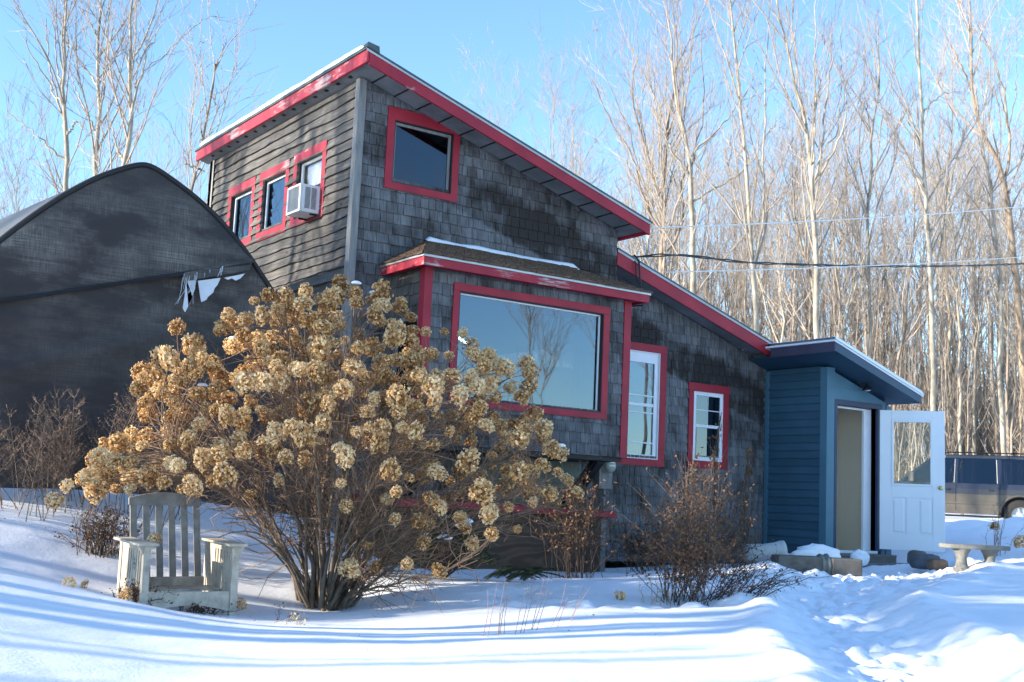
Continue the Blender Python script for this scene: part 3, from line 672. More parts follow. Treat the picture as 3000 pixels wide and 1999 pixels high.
bx(g, c - .006, c + .006, ja, m0, -.014, -.004); bx(g, i2, i3, (ja + m0) / 2 - .006, (ja + m0) / 2 + .006, -.0135, -.0045)
g.build('muntin', M_white, SW)
g = MB(); bx(g, i2 - .0, i2 + .02, ja, m0, .012, .02); bx(g, i3 - .02, i3, ja, m0, .012, .02); bx(g, i2 + .02, i3 - .02, ja, ja + .02, .012, .02); g.build('screen_frame', M_trimgrey, SW)
# cheek window of the bay
g = MB().box((BX0 + .03, -.76, 1.9), (BX0 + .036, -.22, 2.80)); g.build('bay_side_glass', M_glassdark, house)
MB().box((BX0 - .012, -.77, 2.78), (BX0 + .03, -.21, 2.83)).box((BX0 - .012, -.77, 1.9), (BX0 + .02, -.73, 2.78)).box((BX0 - .012, -.25, 1.9), (BX0 + .02, -.21, 2.78)).build('bay_side_frame', M_trimgrey, house)

# rooms behind the glass
MB().box((0.13, .13, 3.9), (3.98, 4.8, 3.96)).build('upper_floor', M_interior, house)
MB().box((0.13, .13, 0.9), (3.98, 4.8, 0.96)).box((4.11, .53, .9), (7.39, 4.8, .96)).box((0.13, 2.6, 0.97), (3.98, 2.66, 3.0)).box((4.11, 2.6, 0.97), (7.39, 2.66, 2.9)).build('lower_room', M_beige, house)
MB().box((0.13, 3.0, 3.97), (3.98, 3.05, 4.7)).build('upper_partition', M_beige, house)
cur = simple('ochre_curtain', (0.72, 0.55, 0.30), .8, .3, 3); 
MB().box((.10, .95, 4.62), (.108, 1.70, 5.02)).build('window_blind', cur, house, label='yellow and white blind in the side window')

M_tube = NT('lit_tube'); M_tube.b.inputs['Emission Color'].default_value = (1, .97, .85, 1); M_tube.b.inputs['Emission Strength'].default_value = 6; M_tube = M_tube.m
def tubelight(p, q, label):
    o = empty('tube_light', p, 0, label, 'lamp'); d = tuple(b - a for a, b in zip(p, q)); MB().tube([(0, 0, 0), d], .018, 8).build('tube', M_tube, o); MB().beam((0, 0, .045), (d[0], d[1], d[2] + .045), .10, .05).build('housing', M_white, o)
tubelight((4.75, 1.6, 2.66), (5.25, 1.9, 2.66), 'lit fluorescent tube seen through the tall window')
tubelight((2.2, 1.2, 3.0), (3.1, 2.2, 3.0), 'lit fluorescent tube seen through the big picture window')
bx_ = empty('carton', (1.75, -.35, 1.425), .3, 'white carton with a red stripe behind the picture window', 'box'); MB().box((-.28, -.14, 0), (.28, .14, .46)).build('carton_body', M_white, bx_, bevel=.004); MB().box((-.282, -.142, .30), (.282, .142, .38)).build('stripe', M_red, bx_)
bx_ = empty('display_shelf', (2.75, .4, 1.0), .1, 'pale yellowish shelf behind the right of the picture window', 'shelf'); MB().box((-.4, -.15, .80), (.4, .15, .83)).box((-.4, -.15, 1.15), (.4, .15, 1.18)).build('board', M_beige, bx_); MB().box((-.43, -.15, 0), (-.401, .15, 1.25)).box((.401, -.15, 0), (.43, .15, 1.25)).build('side_board', M_white, bx_)

# basement bulkhead: plywood skirt under a red board
MB().box((0.30, -0.60, -0.45), (3.52, -0.03, 0.60)).build('bulkhead', M_ply, house, label='plywood bulkhead under the bay')
MB().box((3.52, -0.60, -0.45), (3.60, -0.03, 0.60)).build('bulkhead_post', M_trimgrey, house)
MB().hexa([(0.2, -.70, .60), (3.70, -.70, .56), (3.70, -.03, .58), (0.2, -.03, .62), (0.2, -.70, .70), (3.66, -.70, .645), (3.64, -.03, .665), (0.2, -.03, .72)]).build('skirt_board', M_red, house, bevel=.005)
MB().box((2.0, -.035, .74), (3.60, -.02, 1.27)).build('bulkhead_panel', simple('green_grey_panel', (.12, .15, .13), .7, .2), house)

# ---------------------------------------------------------------- the blue entry shed
shed = empty('entry_shed', (7.107, -1.2, 0.2), 0, 'small blue clapboard entry shed with a sloping snowy roof', 'shed')
SX, SY, SE = 7.107, -1.205, 8.50
zr3 = lambda x: 3.204 - 0.3155 * (x - 6.677)
class Sh:      # part builder in world coordinates under the shed's Empty
    pass
def under(o, root):
    o.parent = root; o.matrix_parent_inverse = Matrix.Translation(-Vector(root.location)) if root.rotation_euler.z == 0 else root.matrix_basis.inverted(); return o
top3 = lambda x: zr3(x) - .235
s = MB()
panel(s, ('x', SX + .012), SY + .1, 0.0, .15, 2.82, [], .08)
panel(s, ('y', SY + .012), SX + .012, SE - .01, .15, 2.9, [(7.297, 8.196, .05, 2.32)], .08, top3)
panel(s, ('x', SE - .09), SY + .1, 4.0, .15, 2.5, [], .08)
under(s.build('wall_core', M_bluedark, None), shed)
s = MB(); z = .17; k = 0
while z < 2.85:
    zt_ = min(z + .125, 2.86); y0, y1 = SY + .10, -.002
    s.hexa([(SX + .012, y1, z), (SX + .012, y0, z), (SX - .022, y0, z), (SX - .022, y1, z), (SX + .012, y1, zt_), (SX + .012, y0, zt_), (SX - .004, y0, zt_), (SX - .004, y1, zt_)], ((k * 37) % 11) / 11); z += .1135; k += 1
under(s.build('siding', M_blue, None), shed)
s = MB()
panel(s, ('y', SY - .012), SX + .14, SE - .1, 2.395, 2.56, [], .024, top3, .08)
panel(s, ('y', SY - .008), SX + .14, SE - .1, 2.562, 2.9, [], .02, top3, .08)
s.box((8.30, SY - .010, .17), (SE - .1, SY + .012, 2.39))
under(s.build('gable_siding', M_bluelight, None), shed)
s = MB().box((SX - .028, SY - .026, .16), (SX + .135, SY - .001, 2.84)).box((SX - .028, SY, .16), (SX - .003, SY + .10, 2.84)).box((SE - .1, SY - .026, .16), (SE + .02, SY - .001, top3(SE) - .01)).box((SX - .026, -.10, .16), (SX - .001, -.03, 2.84))
under(s.build('corner_board', M_bluelight, None), shed)
s = MB().box((7.245, SY - .03, .235), (7.297, SY + .09, 2.32)).box((8.196, SY - .03, .235), (8.30, SY + .09, 2.32)).box((7.245, SY - .03, 2.321), (8.30, SY + .09, 2.392))
fr = under(s.build('door_frame', M_navy, None), shed)
s = MB().box((8.03, SY + .092, .24), (8.19, SY + .13, 2.31)).box((7.30, SY + .092, 2.285), (8.03, SY + .12, 2.31)).box((7.297, SY - .035, .20), (8.196, SY + .09, .236))
under(s.build('door_jamb', M_white, None), shed)
s = MB().box((7.2, SY + .10, .16), (8.45, -.0, .20)).box((7.2, -.32, .201), (8.40, -.28, 2.6)).box((8.398, SY + .14, .201), (8.42, -.28, 2.6)).box((7.19, SY + .1, 2.55), (8.42, -.3, 2.6)).box((7.196, SY + .1, .201), (7.215, -.33, 2.54))
s.box((7.22, -.345, .201), (8.39, -.322, .30))
under(s.build('entry_room', M_beige, None), shed)
# roof
X0, X1, Y0 = 6.68, 8.60, -1.70
under(MB().hexa(rake(X0 + .03, zr3(X0 + .03) - .075, X1, zr3(X1) - .06, 0.125, Y0, Y0 + .03)).build('rake_board', M_bluedark, None, bevel=.003), shed)
under(MB().box((X0, Y0, zr3(X0) - .215), (X0 + .028, -.50, zr3(X0) - .078)).build('eave_board', M_purple, None), shed)
under(MB().hexa(rake(X0 + .03, zr3(X0 + .03) - .185, X1, zr3(X1) - .165, 0.012, Y0 + .032, -.01)).build('soffit', M_bluedark, None), shed)
under(MB().hexa(rake(X0 - .01, zr3(X0) - .048, X1 + .02, zr3(X1 + .02) - .048, 0.026, Y0 - .012, 4.0)).build('roof', M_white, None), shed)
sn = MB(); xs = np.linspace(X0 - .01, X1 + .03, 40); ys = np.concatenate([[Y0 - .022, Y0 - .02, Y0 + .02], np.linspace(Y0 + .1, 3, 18)])
V = []
for x in xs:
    for i, y in enumerate(ys):
        h = (.0 if i == 0 else .045) + (.02 * vnoise(np.array(x * 3), np.array(y * 3), 5) if i > 1 else 0); h *= min(1, (X1 + .04 - x) / .05, (x - X0 + .02) / .02)
        V.append((x, y, zr3(x) - .047 + h))
n = len(ys); sn.add(V, [(i * n + j, i * n + j + 1, i * n + n + j + 1, i * n + n + j) for i in range(39) for j in range(n - 1)])
under(sn.build('roof_snow', M_snow, None, smooth=True), shed)
# open half-glazed door, swung out
hinge = Vector((8.1995, -1.268)); e = Vector((8.7662, -1.9686)); ang = math.atan2(e.y - hinge.y, e.x - hinge.x)
def door_part(mb, name, m, parent, **k):
    o = mb.build(name, m, None, **k); o.matrix_world = Matrix.Translation((hinge.x, hinge.y, 0)) @ Matrix.Rotation(ang, 4, 'Z')
    mw = o.matrix_world.copy(); o.parent = parent; o.matrix_parent_inverse = Matrix.Identity(4); o.matrix_basis = (Matrix.Translation(shed.location).inverted() @ mw) if parent == shed else Matrix.Identity(4)
    return o
d = MB(); T = .022      # local x along the leaf, -y faces the camera
for a, b2, c, dd in ((0.0, .165, .271, 2.304), (.738, .905, .271, 2.304), (.165, .738, 2.165, 2.304), (.165, .738, 1.03, 1.20), (.165, .738, .271, .50), (.372, .533, .50, 1.03)):
    d.box((a, -T, c), (b2, T, dd))
for a, b2 in ((.165, .372), (.533, .738)):
    d.box((a, -T + .012, .50), (b2, T - .012, 1.03)); d.hexa([(a + .03, -T + .007, .53), (b2 - .03, -T + .007, .53), (b2 - .03, T - .007, .53), (a + .03, T - .007, .53), (a + .03, -T + .007, 1.0), (b2 - .03, -T + .007, 1.0), (b2 - .03, T - .007, 1.0), (a + .03, T - .007, 1.0)])
    d.hexa([(a + .02, -T + .0119, .52), (b2 - .02, -T + .0119, .52), (b2 - .045, -T + .002, .545), (a + .045, -T + .002, .545), (a + .02, -T + .0119, 1.01), (b2 - .02, -T + .0119, 1.01), (b2 - .045, -T + .002, .985), (a + .045, -T + .002, .985)])
door = door_part(d, 'door', M_doorwhite, shed, bevel=.003, label='white half-glazed door swung wide open')
g = MB().box((.195, -.003, 1.23), (.708, .003, 2.135)); door_part(g, 'glass', M_glassclear, door)
g = MB()
for a, b2, c, dd in ((.165, .197, 1.20, 2.165), (.706, .738, 1.20, 2.165), (.197, .706, 1.20, 1.232), (.197, .706, 2.133, 2.165)): g.box((a, -T - .012, c), (b2, T + .012, dd))
door_part(g, 'glazing_bead', M_doorwhite, door, bevel=.004)
g = MB().lathe((.844, -T, 1.186), [(0, -.062), (.018, -.06), (.027, -.045), (.024, -.032), (.012, -.026), (.012, -.01), (.031, -.008), (.033, 0)], 18, 'y'); door_part(g, 'knob', M_brass, door, smooth=True)
g = MB().lathe((.16, 0, 0), [(0, 0)], 3) if 0 else MB()
for zz in (.5, 1.25, 2.05): g.box((-.012, -.02, zz), (.004, .02, zz + .1))
door_part(g, 'hinge', M_darkmetal, door)

def settle(root, k=1.0311):      # the shed is 3% bigger and stands against the set-back wall
    root.location = root.location * k + Vector(((1 - k) * -6.408, (1 - k) * -12.869, (1 - k) * .687)); root.scale = (k, k, k)
settle(shed)
# lamp under the gable
lamp = empty('wall_lamp', (7.80, SY - .03, 2.69), 0, 'black barn-style wall lamp above the open entry door', 'lamp')
MB().lathe((0, 0, 0), [(0, -.03), (.055, -.028), (.06, 0)], 16, 'y').tube([(0, -.02, 0), (0, -.08, .01), (0, -.12, -.02), (0, -.13, -.06)], .014, 8).build('bracket', M_black, lamp, smooth=True)
MB().lathe((0, -.13, -.06), [(.018, .02), (.025, 0), (.07, -.05), (.08, -.075), (.074, -.076), (.06, -.05)], 18).build('lamp_shade', M_black, lamp, smooth=True)
MB().lathe((0, -.13, -.06), [(0, -.085), (.03, -.082), (.05, -.07), (.052, -.05)], 14).build('bulb', M_white, lamp, smooth=True)

settle(lamp)
# two-tread step of old boards
st = empty('door_step', (7.7, -1.5, 0), 0, 'low step of old grey boards below the open door', 'step')
st.location = (7.7, -1.5, .02)
def lo(v, r): return tuple(a - b for a, b in zip(v, r.location))
MB().box(lo((7.10, -1.50, .165), st), lo((8.30, -1.236, .195), st)).build('tread', M_stepwood, st, bevel=.004)
MB().box(lo((7.0, -1.85, .055), st), lo((8.45, -1.56, .09), st)).build('tread', M_stepwood, st, bevel=.004)
MB().box(lo((7.10, -1.49, -.05), st), lo((8.30, -1.46, .164), st)).box(lo((7.0, -1.83, -.1), st), lo((8.45, -1.80, .054), st)).build('riser', M_stepwood, st)

settle(st)
# ---------------------------------------------------------------- things fixed to the walls
ac = empty('air_conditioner', (0, 1.12, 4.22), 0, 'white window air conditioner sticking out of the side window', 'air conditioner')
A = MB(); x0, x1, y0, y1, z0, z1 = -.30, .02, -.20, .20, 0, .36
A.box((x0 + .03, y0, z0), (x1, y1, z1)); A.build('case', M_white, ac, bevel=.012)
A = MB()
for a, b2, c, dd in ((y0, y1, 0, .03), (y0, y1, .33, .36), (y0, y0 + .03, .03, .33), (y1 - .03, y1, .03, .33)): A.box((x0 - .005, a, c), (x0 + .029, b2, dd))
A.build('rear_frame', M_white, ac, bevel=.006)
A = MB(); 
for i in range(24): A.box((x0 + .012, y0 + .03, .036 + i * .0123), (x0 + .02, y1 - .03, .041 + i * .0123))
A.build('coil_fins', M_metal, ac); MB().box((x0 + .022, y0 + .03, .03), (x0 + .0295, y1 - .03, .33)).build('coil', simple('coil_grey', (.16, .17, .16), .7, .2), ac)
A = MB()
for cx in (-.20, -.115):
    for i in range(19): A.box((cx - .035, y0 - .004, .05 + i * .0145), (cx + .035, y0 - .001, .057 + i * .0145))
A.build('louvre', M_darkmetal, ac)
MB().box((.02, -.19, .40), (.03, .55, .44)).box((x0 + .16, -.18, -.022), (.0, -.16, -.002)).box((x0 + .16, .16, -.022), (.0, .18, -.002)).build('bracket', M_black, ac)
mt = empty('electric_meter', (3.97, -.02, 1.28), 0, 'round glass electric meter on a grey box under the bay', 'electric meter')
MB().box((-.13, -.10, -.34), (.10, .0, .03)).build('meter_box', M_trimgrey, mt, bevel=.006)
MB().lathe((0, -.10, -.03), [(0, -.11), (.06, -.108), (.088, -.09), (.095, -.05), (.098, -.02), (.11, -.018), (.112, 0)], 28, 'y').build('meter_glass', simple('pale_meter', (.28, .32, .28), .25, .05), mt, smooth=True)
MB().box((-.05, -.216, -.035), (.05, -.211, -.02)).box((-.04, -.216, .01), (.04, -.211, .03)).build('dial', M_metal, mt)
MB().tube([(0, -.05, -.34), (.01, -.05, -.6), (0, -.04, -1.2)], .02, 8).build('conduit', M_trimgrey, mt)

# service cables
def cable(name, pts, r, m, label):
    P = np.array(pts, float); n = 60; t = np.linspace(0, len(P) - 1, n); Q = np.stack([np.interp(t, range(len(P)), P[:, i]) for i in range(3)], -1)
    for _ in range(6): Q[1:-1] = (Q[:-2] + Q[1:-1] * 2 + Q[2:]) / 4
    return tag(MB().tube(Q, r, 6).build(name, m, smooth=True), label, 'cable')
def sag(a, b, s, n=24):
    a = np.array(a, float); b = np.array(b, float); t = np.linspace(0, 1, n)[:, None]; q = a + (b - a) * t; q[:, 2] -= s * 4 * (t * (1 - t))[:, 0]; return q
A0_ = (4.37, -.40, 4.56); E0_ = (20.46 + 8, 4.1 + 8.5, 10.7)
tag(MB().tube(sag((4.27, -.40, 4.545), (28.5, 6.4, 10.74), 0.12), .011, 6).build('overhead_cable', M_cablewhite, smooth=True), 'upper pale overhead cable leaving the tip of the tall roof', 'cable')
tag(MB().tube(sag((5.00, -.04, 4.08), (28.6, 6.55, 9.15), 0.1), .011, 6).build('overhead_cable', M_cablewhite, smooth=True), 'lower pale overhead cable leaving the low red rake board', 'cable')
q = sag((4.505, .10, 4.245), (28.8, 6.4, 8.95), 0.22, 40); q[1:5, 2] += [.05, .07, .05, .02]
tw = MB(); a_ = np.arange(40) * 1.9
tw.tube(q + np.stack([0 * a_, .018 * np.cos(a_), .018 * np.sin(a_)], -1), .012, 6); tw.tube(q - np.stack([0 * a_, .018 * np.cos(a_), .018 * np.sin(a_)], -1), .012, 6)
tw.tube([(4.505, .10, 4.26), (4.47, .04, 4.26), (4.48, -.05, 4.17), (4.50, -.06, 3.93), (4.55, -.05, 3.73), (4.56, .1, 3.62), (4.59, .38, 3.60)], .012, 6)
tw.tube([(4.505, .10, 4.24), (4.43, .03, 4.24), (4.42, -.05, 4.13), (4.43, -.06, 3.95), (4.60, -.05, 3.66), (4.66, .06, 3.56), (4.50, .37, 3.56)], .010, 6)
tag(tw.build('service_cable', M_cable, smooth=True), 'twisted black service cable looping into the house wall', 'cable')

# ---------------------------------------------------------------- dark tunnel shelter on the left
tent = empty('tunnel_shelter', (-2.55, 0.0, 0.0), 0, 'arched storage tunnel closed with black shade cloth, left of the house', 'shelter')
PR = [(-4.95, -.3), (-4.93, .5), (-4.86, 1.2), (-4.68, 1.9), (-4.42, 2.45), (-4.15, 2.86), (-3.942, 3.102), (-3.647, 3.416), (-3.359, 3.69), (-3.036, 3.941), (-2.759, 4.093), (-2.62, 4.155), (-2.53, 4.172), (-2.42, 4.149), (-2.188, 4.039), (-1.955, 3.912), (-1.71, 3.745), (-1.48, 3.55), (-1.30, 3.37), (-1.12, 3.16), (-.944, 2.955), (-.723, 2.652), (-.52, 2.2), (-.42, 1.7), (-.37, 1.1), (-.35, .4), (-.35, -.3)]
PR = np.array(PR)
tt = np.arange(len(PR)); PX = np.interp(np.linspace(0, len(PR) - 1, 105), tt, PR[:, 0]); PZ = np.interp(np.linspace(0, len(PR) - 1, 105), tt, PR[:, 1])
for _ in range(3): PX[1:-1] = (PX[:-2] + 2 * PX[1:-1] + PX[2:]) / 4; PZ[1:-1] = (PZ[:-2] + 2 * PZ[1:-1] + PZ[2:]) / 4
seam = lambda x: 2.505 + (x + 3.885) * (3.277 - 2.505) / (3.885 - 1.304)
from bisect import bisect
LX = PX[:53]; LZ = PZ[:53]; RX = PX[52:][::-1]; RZ = PZ[52:][::-1]
def xlim(z): return np.interp(z, LZ, LX), np.interp(z, RZ, RX)
def endcloth(lower):
    zs = np.linspace(-.3, 4.172, 90); us = np.linspace(0, 1, 80); V = []
    for z in zs:
        a, b = xlim(z)
        for u in us:
            x = a + (b - a) * u
            # folds: pulled diagonals and soft billow
            y = .04 * math.sin(u * 5.5 + z * 1.2) + .05 * fbm(np.array(x * .9 + z * .5), np.array(z * .7), 3, 80)
            y += -.05 * math.exp(-((z - (1.2 + .34 * (x + 5.5))) / .10) ** 2) * min(1, max(0, (-1.5 - x))) * (1 if lower else 0)
            y += -.04 * math.exp(-((z - (2.45 - .10 * (x + 5))) / .05) ** 2) * (1 if lower else 0) * math.exp(-((x + 4.4) / .9) ** 2)
            edge = min(u, 1 - u, (4.172 - z) / 3) * 8; y *= min(1, edge)
            V.append((x + 2.55, y + (.0 if lower else -.035 * min(1, edge * 2)), z))
    n = 80; F = []
    V = np.array(V)
    for i in range(89):
        for j in range(79):
            c = V[i * n + j] + V[(i + 1) * n + j + 1]; cx, cz = c[0] / 2 - 2.55, c[2] / 2
            if (cz < seam(cx) + .03) if lower else (cz > seam(cx) - .02): F.append((i * n + j, i * n + j + 1, (i + 1) * n + j + 1, (i + 1) * n + j))
    return MB().add(V, F)
endcloth(True).build('end_cloth', M_tarp, tent, smooth=True, label='lower black cloth of the end wall, torn at its top edge')
# straight lower hem for the upper sheet
def upper():
    V = []; n = 90; m = 50
    xa, xb = -4.12, -1.235
    for i in range(n):
        x = xa + (xb - xa) * i / (n - 1); zb = seam(x) - .02
        if x < -2.53: zt_ = np.interp(x, LX[LX.argsort()], LZ[LX.argsort()])
        else: zt_ = np.interp(x, RX[RX.argsort()], RZ[RX.argsort()])
        for j in range(m):
            t = j / (m - 1); z = zb + (max(zt_, zb + .01) - zb) * t
            y = -.05 + .035 * fbm(np.array(x * .9), np.array(z * .8), 3, 81) ; y *= (1 - t ** 3); 
            V.append((x + 2.55, y, z))
    return MB().add(V, [(i * m + j, i * m + j + 1, i * m + m + j + 1, i * m + m + j) for i in range(n - 1) for j in range(m - 1)])
upper().build('end_cloth', M_tarp, tent, smooth=True, label='upper dusty black cloth of the end wall')
MB().tube([(x + 2.55, -.075, seam(x) - .03) for x in np.linspace(-4.12, -1.3, 20)], .024, 6).build('hem', M_tarpedge, tent)
MB().tube([(x + 2.55, -.005, z) for x, z in zip(PX, PZ)], .03, 8).build('end_hoop', M_tarpedge, tent, smooth=True)
rf = MB(); V = []; ysr = [0.0, 2, 4, 6, 8, 10]
for y in ysr:
    for x, z in zip(PX, PZ): V.append((x + 2.55 - .11 * y, y, z + .012))
n = len(PX); rf.add(V, [(i * n + j, i * n + j + 1, i * n + n + j + 1, i * n + n + j) for i in range(5) for j in range(n - 1)])
rf.build('tunnel_cover', M_polyroof, tent, smooth=True)
MB().prism([(x + 2.55 - 1.1, 10.0, z) for x, z in zip(PX[::3], PZ[::3])], (0, .02, 0)).build('end_cloth', M_tarpedge, tent)
fl = MB()
lap = [(-2.02, 2.99), (-1.92, 3.02), (-1.91, 2.90), (-1.97, 2.68), (-1.93, 2.80), (-1.96, 2.72), (-2.0, 2.62), (-2.03, 2.66), (-2.02, 2.80)]
fl.prism([(x + 2.55, -.088, z - .02) for x, z in lap], (0, .012, 0))
lap = [(-1.885, 2.985), (-1.63, 3.055), (-1.66, 2.97), (-1.69, 2.93), (-1.70, 2.88), (-1.76, 2.82), (-1.77, 2.79), (-1.825, 2.755), (-1.84, 2.80)]
fl.prism([(x + 2.55, -.088, z - .02) for x, z in lap], (0, .012, 0))
lap = [(-1.59, 3.06), (-1.35, 3.145), (-1.40, 3.08), (-1.45, 3.05), (-1.50, 3.07), (-1.54, 3.045)]
fl.prism([(x + 2.55, -.088, z - .02) for x, z in lap], (0, .012, 0))
fl.build('torn_lining', M_plastic, tent, label='white lining showing through the torn cloth')
MB().hexa([(-2.05 + 2.55, -.105, 2.93), (-1.3 + 2.55, -.09, 3.17), (-1.3 + 2.55, -.06, 3.17), (-2.05 + 2.55, -.06, 2.93), (-2.05 + 2.55, -.10, 3.03), (-1.26 + 2.55, -.09, 3.32), (-1.26 + 2.55, -.06, 3.32), (-2.05 + 2.55, -.06, 3.03)]).build('hem_flap', M_tarp, tent)
fr_ = Tubes(); rs = random.Random(4)
for i in range(34):
    x = rs.choice([rs.uniform(-2.07, -1.98), rs.uniform(-1.93, -1.9), rs.uniform(-1.65, -1.62), rs.uniform(-2.05, -1.6)]); L = rs.uniform(.05, .42) * (1 if x < -1.85 else .35)
    fr_.add([(x + 2.55, -.10, seam(x) - .07), (x + 2.55 - .06 * L, -.11, seam(x) - L * .6), (x + 2.55 - rs.uniform(.02, .35) * L, -.11, seam(x) - L)], .0022, 3)
fr_.flush(MB()).build('frayed_thread', M_plastic, tent)

# ---------------------------------------------------------------- white slatted garden chair
ch = empty('garden_chair', (-2.93, -3.42, -.34), math.radians(-4), 'old white slatted wooden garden armchair sunk askew in the snow', 'chair')
ch.rotation_euler = (math.radians(1.5), math.radians(-1.0), math.radians(-2))
W2, D = .36, .66     # half width, depth ; front is -y
for sx in (-1, 1):
    P = MB().box((sx * W2 - .028, -.028, 0), (sx * W2 + .028, .028, .58)); P.build('leg', M_bench, ch, bevel=.004)
    P = MB().box((sx * W2 - .025, D - .03, 0), (sx * W2 + .025, D + .03, .60)); P.build('leg', M_bench, ch, bevel=.004)
    s_ = MB(); xa, xb = sx * W2 - .014, sx * W2 + .014
    s_.box((xa, .029, .08), (xb, D - .031, .29)); s_.box((xa, .029, .53), (xb, D - .031, .578))
    for a, b2 in ((.029, .075), (.10, .14), (.165, .20)): s_.box((xa, a, .29), (xb, b2, .53))
    for a, b2 in ((.325, .36), (.385, .425), (.45, D - .031)): s_.box((xa, a, .29), (xb, b2, .53))
    # middle board with four little diamond holes
    s_.box((xa, .225, .29), (xb, .30, .53))
    s_.build('arm_panel', M_bench, ch)
    dm = MB()
    for cy_, cz_ in ((.262, .455), (.262, .385), (.246, .42), (.278, .42)):
        for side in (xa - .001, xb + .001):
            dm.prism([(side, cy_ - .008, cz_), (side, cy_, cz_ - .013), (side, cy_ + .008, cz_), (side, cy_, cz_ + .013)], (.0008 if side > 0 else -.0008, 0, 0))
    dm.build('diamond_cutout', M_black, ch)
    MB().box((sx * W2 - .085, -.075, .581), (sx * W2 + .075, D + .02, .601)).build('armrest', M_bench, ch, bevel=.004)
    MB().prism([(sx * W2 + sx * .029, -.02, .58), (sx * W2 + sx * .075, -.02, .58), (sx * W2 + sx * .029, -.02, .51)], (0, .03, 0)).build('arm_bracket', M_bench, ch)
ap = [(-W2 + .03, 0, .22), (-W2 + .03, 0, .06)] + [(x, 0, .06 + .055 * math.cos(x / (W2 - .03) * PI / 2)) for x in np.linspace(-.27, .27, 12)] + [(W2 - .03, 0, .06), (W2 - .03, 0, .22)]
MB().prism([(x, -.012, z) for x, y, z in ap], (0, .024, 0)).build('apron', M_bench, ch, bevel=.002)
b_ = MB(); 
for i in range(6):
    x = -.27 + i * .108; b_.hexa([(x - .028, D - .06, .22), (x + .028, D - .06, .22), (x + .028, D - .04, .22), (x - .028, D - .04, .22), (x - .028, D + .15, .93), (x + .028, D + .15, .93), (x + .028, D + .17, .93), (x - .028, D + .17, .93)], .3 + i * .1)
b_.build('back_slat', M_benchshade, ch, bevel=.002)
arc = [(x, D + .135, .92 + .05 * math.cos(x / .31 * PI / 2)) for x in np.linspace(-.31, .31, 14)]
MB().prism(arc + [(.31, D + .122, .86), (-.31, D + .122, .86)], (0, .026, 0)).build('top_rail', M_benchshade, ch, bevel=.002)
MB().box((-.31, D - .085, .20), (.31, D - .062, .28)).build('lower_rail', M_bench, ch, bevel=.002)
s_ = MB()
for i in range(3): s_.box((-W2 + .03, .22 + i * .09, .20), (W2 - .03, .30 + i * .09, .218))
s_.build('seat', M_bench, ch)

# ---------------------------------------------------------------- concrete bench, stones, drum by the shed
cb_ = empty('concrete_bench', (6.88, -3.78, .10), math.radians(-33), 'curved grey concrete garden bench half buried in snow', 'bench')
pl = []
for t in np.linspace(-.38, .38, 17): pl.append((t * 1.0, -.18 - .10 * math.cos(t / .38 * PI / 2) + .08, 0))
for t in np.linspace(.38, -.38, 17): pl.append((t * 1.0, .18 - .10 * math.cos(t / .38 * PI / 2) + .08, 0))
MB().prism([(x, y, .285) for x, y, z in pl], (0, 0, .055)).build('seat', M_conc, cb_, bevel=.014)
for sx in (-.19, .16):
    pr_ = []
    for z, wd in ((0, .12), (.05, .13), (.08, .09), (.17, .075), (.23, .10), (.285, .14)): pr_.append((wd, z))
    P = MB(); V = []
    for wd, z in pr_:
        for q in range(12):
            a = 2 * PI * q / 12; V.append((sx + .075 * math.cos(a) * (wd / .1), .0 + wd * 1.1 * math.sin(a), z))
    P.add(V, [(i * 12 + j, i * 12 + (j + 1) % 12, i * 12 + 12 + (j + 1) % 12, i * 12 + 12 + j) for i in range(5) for j in range(12)]); P.build('leg', M_conc, cb_, smooth=True)
def rock(name, c, dims, seed, m, label, cat, rot=0, snowcap=True, rough=.12):
    N, K = 14, 20; V = []
    for i in range(N + 1):
        ph = PI * i / N
        for j in range(K):
            th = 2 * PI * j / K; x, y, z = math.sin(ph) * math.cos(th), math.sin(ph) * math.sin(th), math.cos(ph)
            q = [math.copysign(abs(v) ** (.55 if m is not M_snow else .9), v) for v in (x, y, z)]
            r = 1 + rough * 2 * float(fbm(np.array(x * 2 + seed), np.array(y * 2 + z * 1.7), 3, seed))
            V.append((q[0] * dims[0] * r, q[1] * dims[1] * r, q[2] * dims[2] * r))
    F = [(i * K + j, i * K + (j + 1) % K, (i + 1) * K + (j + 1) % K, (i + 1) * K + j) for i in range(N) for j in range(K)]
    o = MB().add(V, F).build(name, m, smooth=True); o.location = c; o.rotation_euler = (0, 0, rot); return tag(o, label, cat)
# fallen pedestal stones in front of the shed corner
fs = empty('stone_pedestal', (5.36, -2.62, .10), math.radians(-26), 'fallen grey stone pedestal lying by the blue shed corner', 'stone pedestal')
V = []; K = 24
prof = [(-.62, .115), (-.60, .13), (-.30, .13), (-.26, .16), (-.12, .165), (-.08, .12), (0, .10), (.10, .14), (.13, .15), (.40, .13), (.56, .12), (.58, .10)]
MB().box((-.58, -.14, -.10), (-.02, .14, .11)).build('block', M_stone, fs, bevel=.02)
MB().lathe((.0, 0, .0), [(0, -.02), (.13, -.02), (.145, .0), (.135, .03), (.11, .045), (.145, .07), (.15, .09), (.13, .105), (0, .11)], 28, 'x').build('moulded_ring', M_conc, fs, smooth=True)
MB().box((.10, -.15, -.11), (.50, .15, .10)).build('block', M_stone, fs, bevel=.02)
dr = empty('plaster_urn', (4.99, -2.05, .20), math.radians(-28), 'pale ribbed urn lying on its side against the shed', 'urn')
MB().lathe((0, 0, 0), [(0, -.28), (.10, -.28), (.115, -.22), (.13, 0.0), (.15, .12), (.175, .20), (.18, .24), (.15, .25), (.13, .22), (0, .18)], 24, 'x').build('urn_body', simple('pale_plaster', (.45, .46, .45), .8, .15), dr, smooth=True)
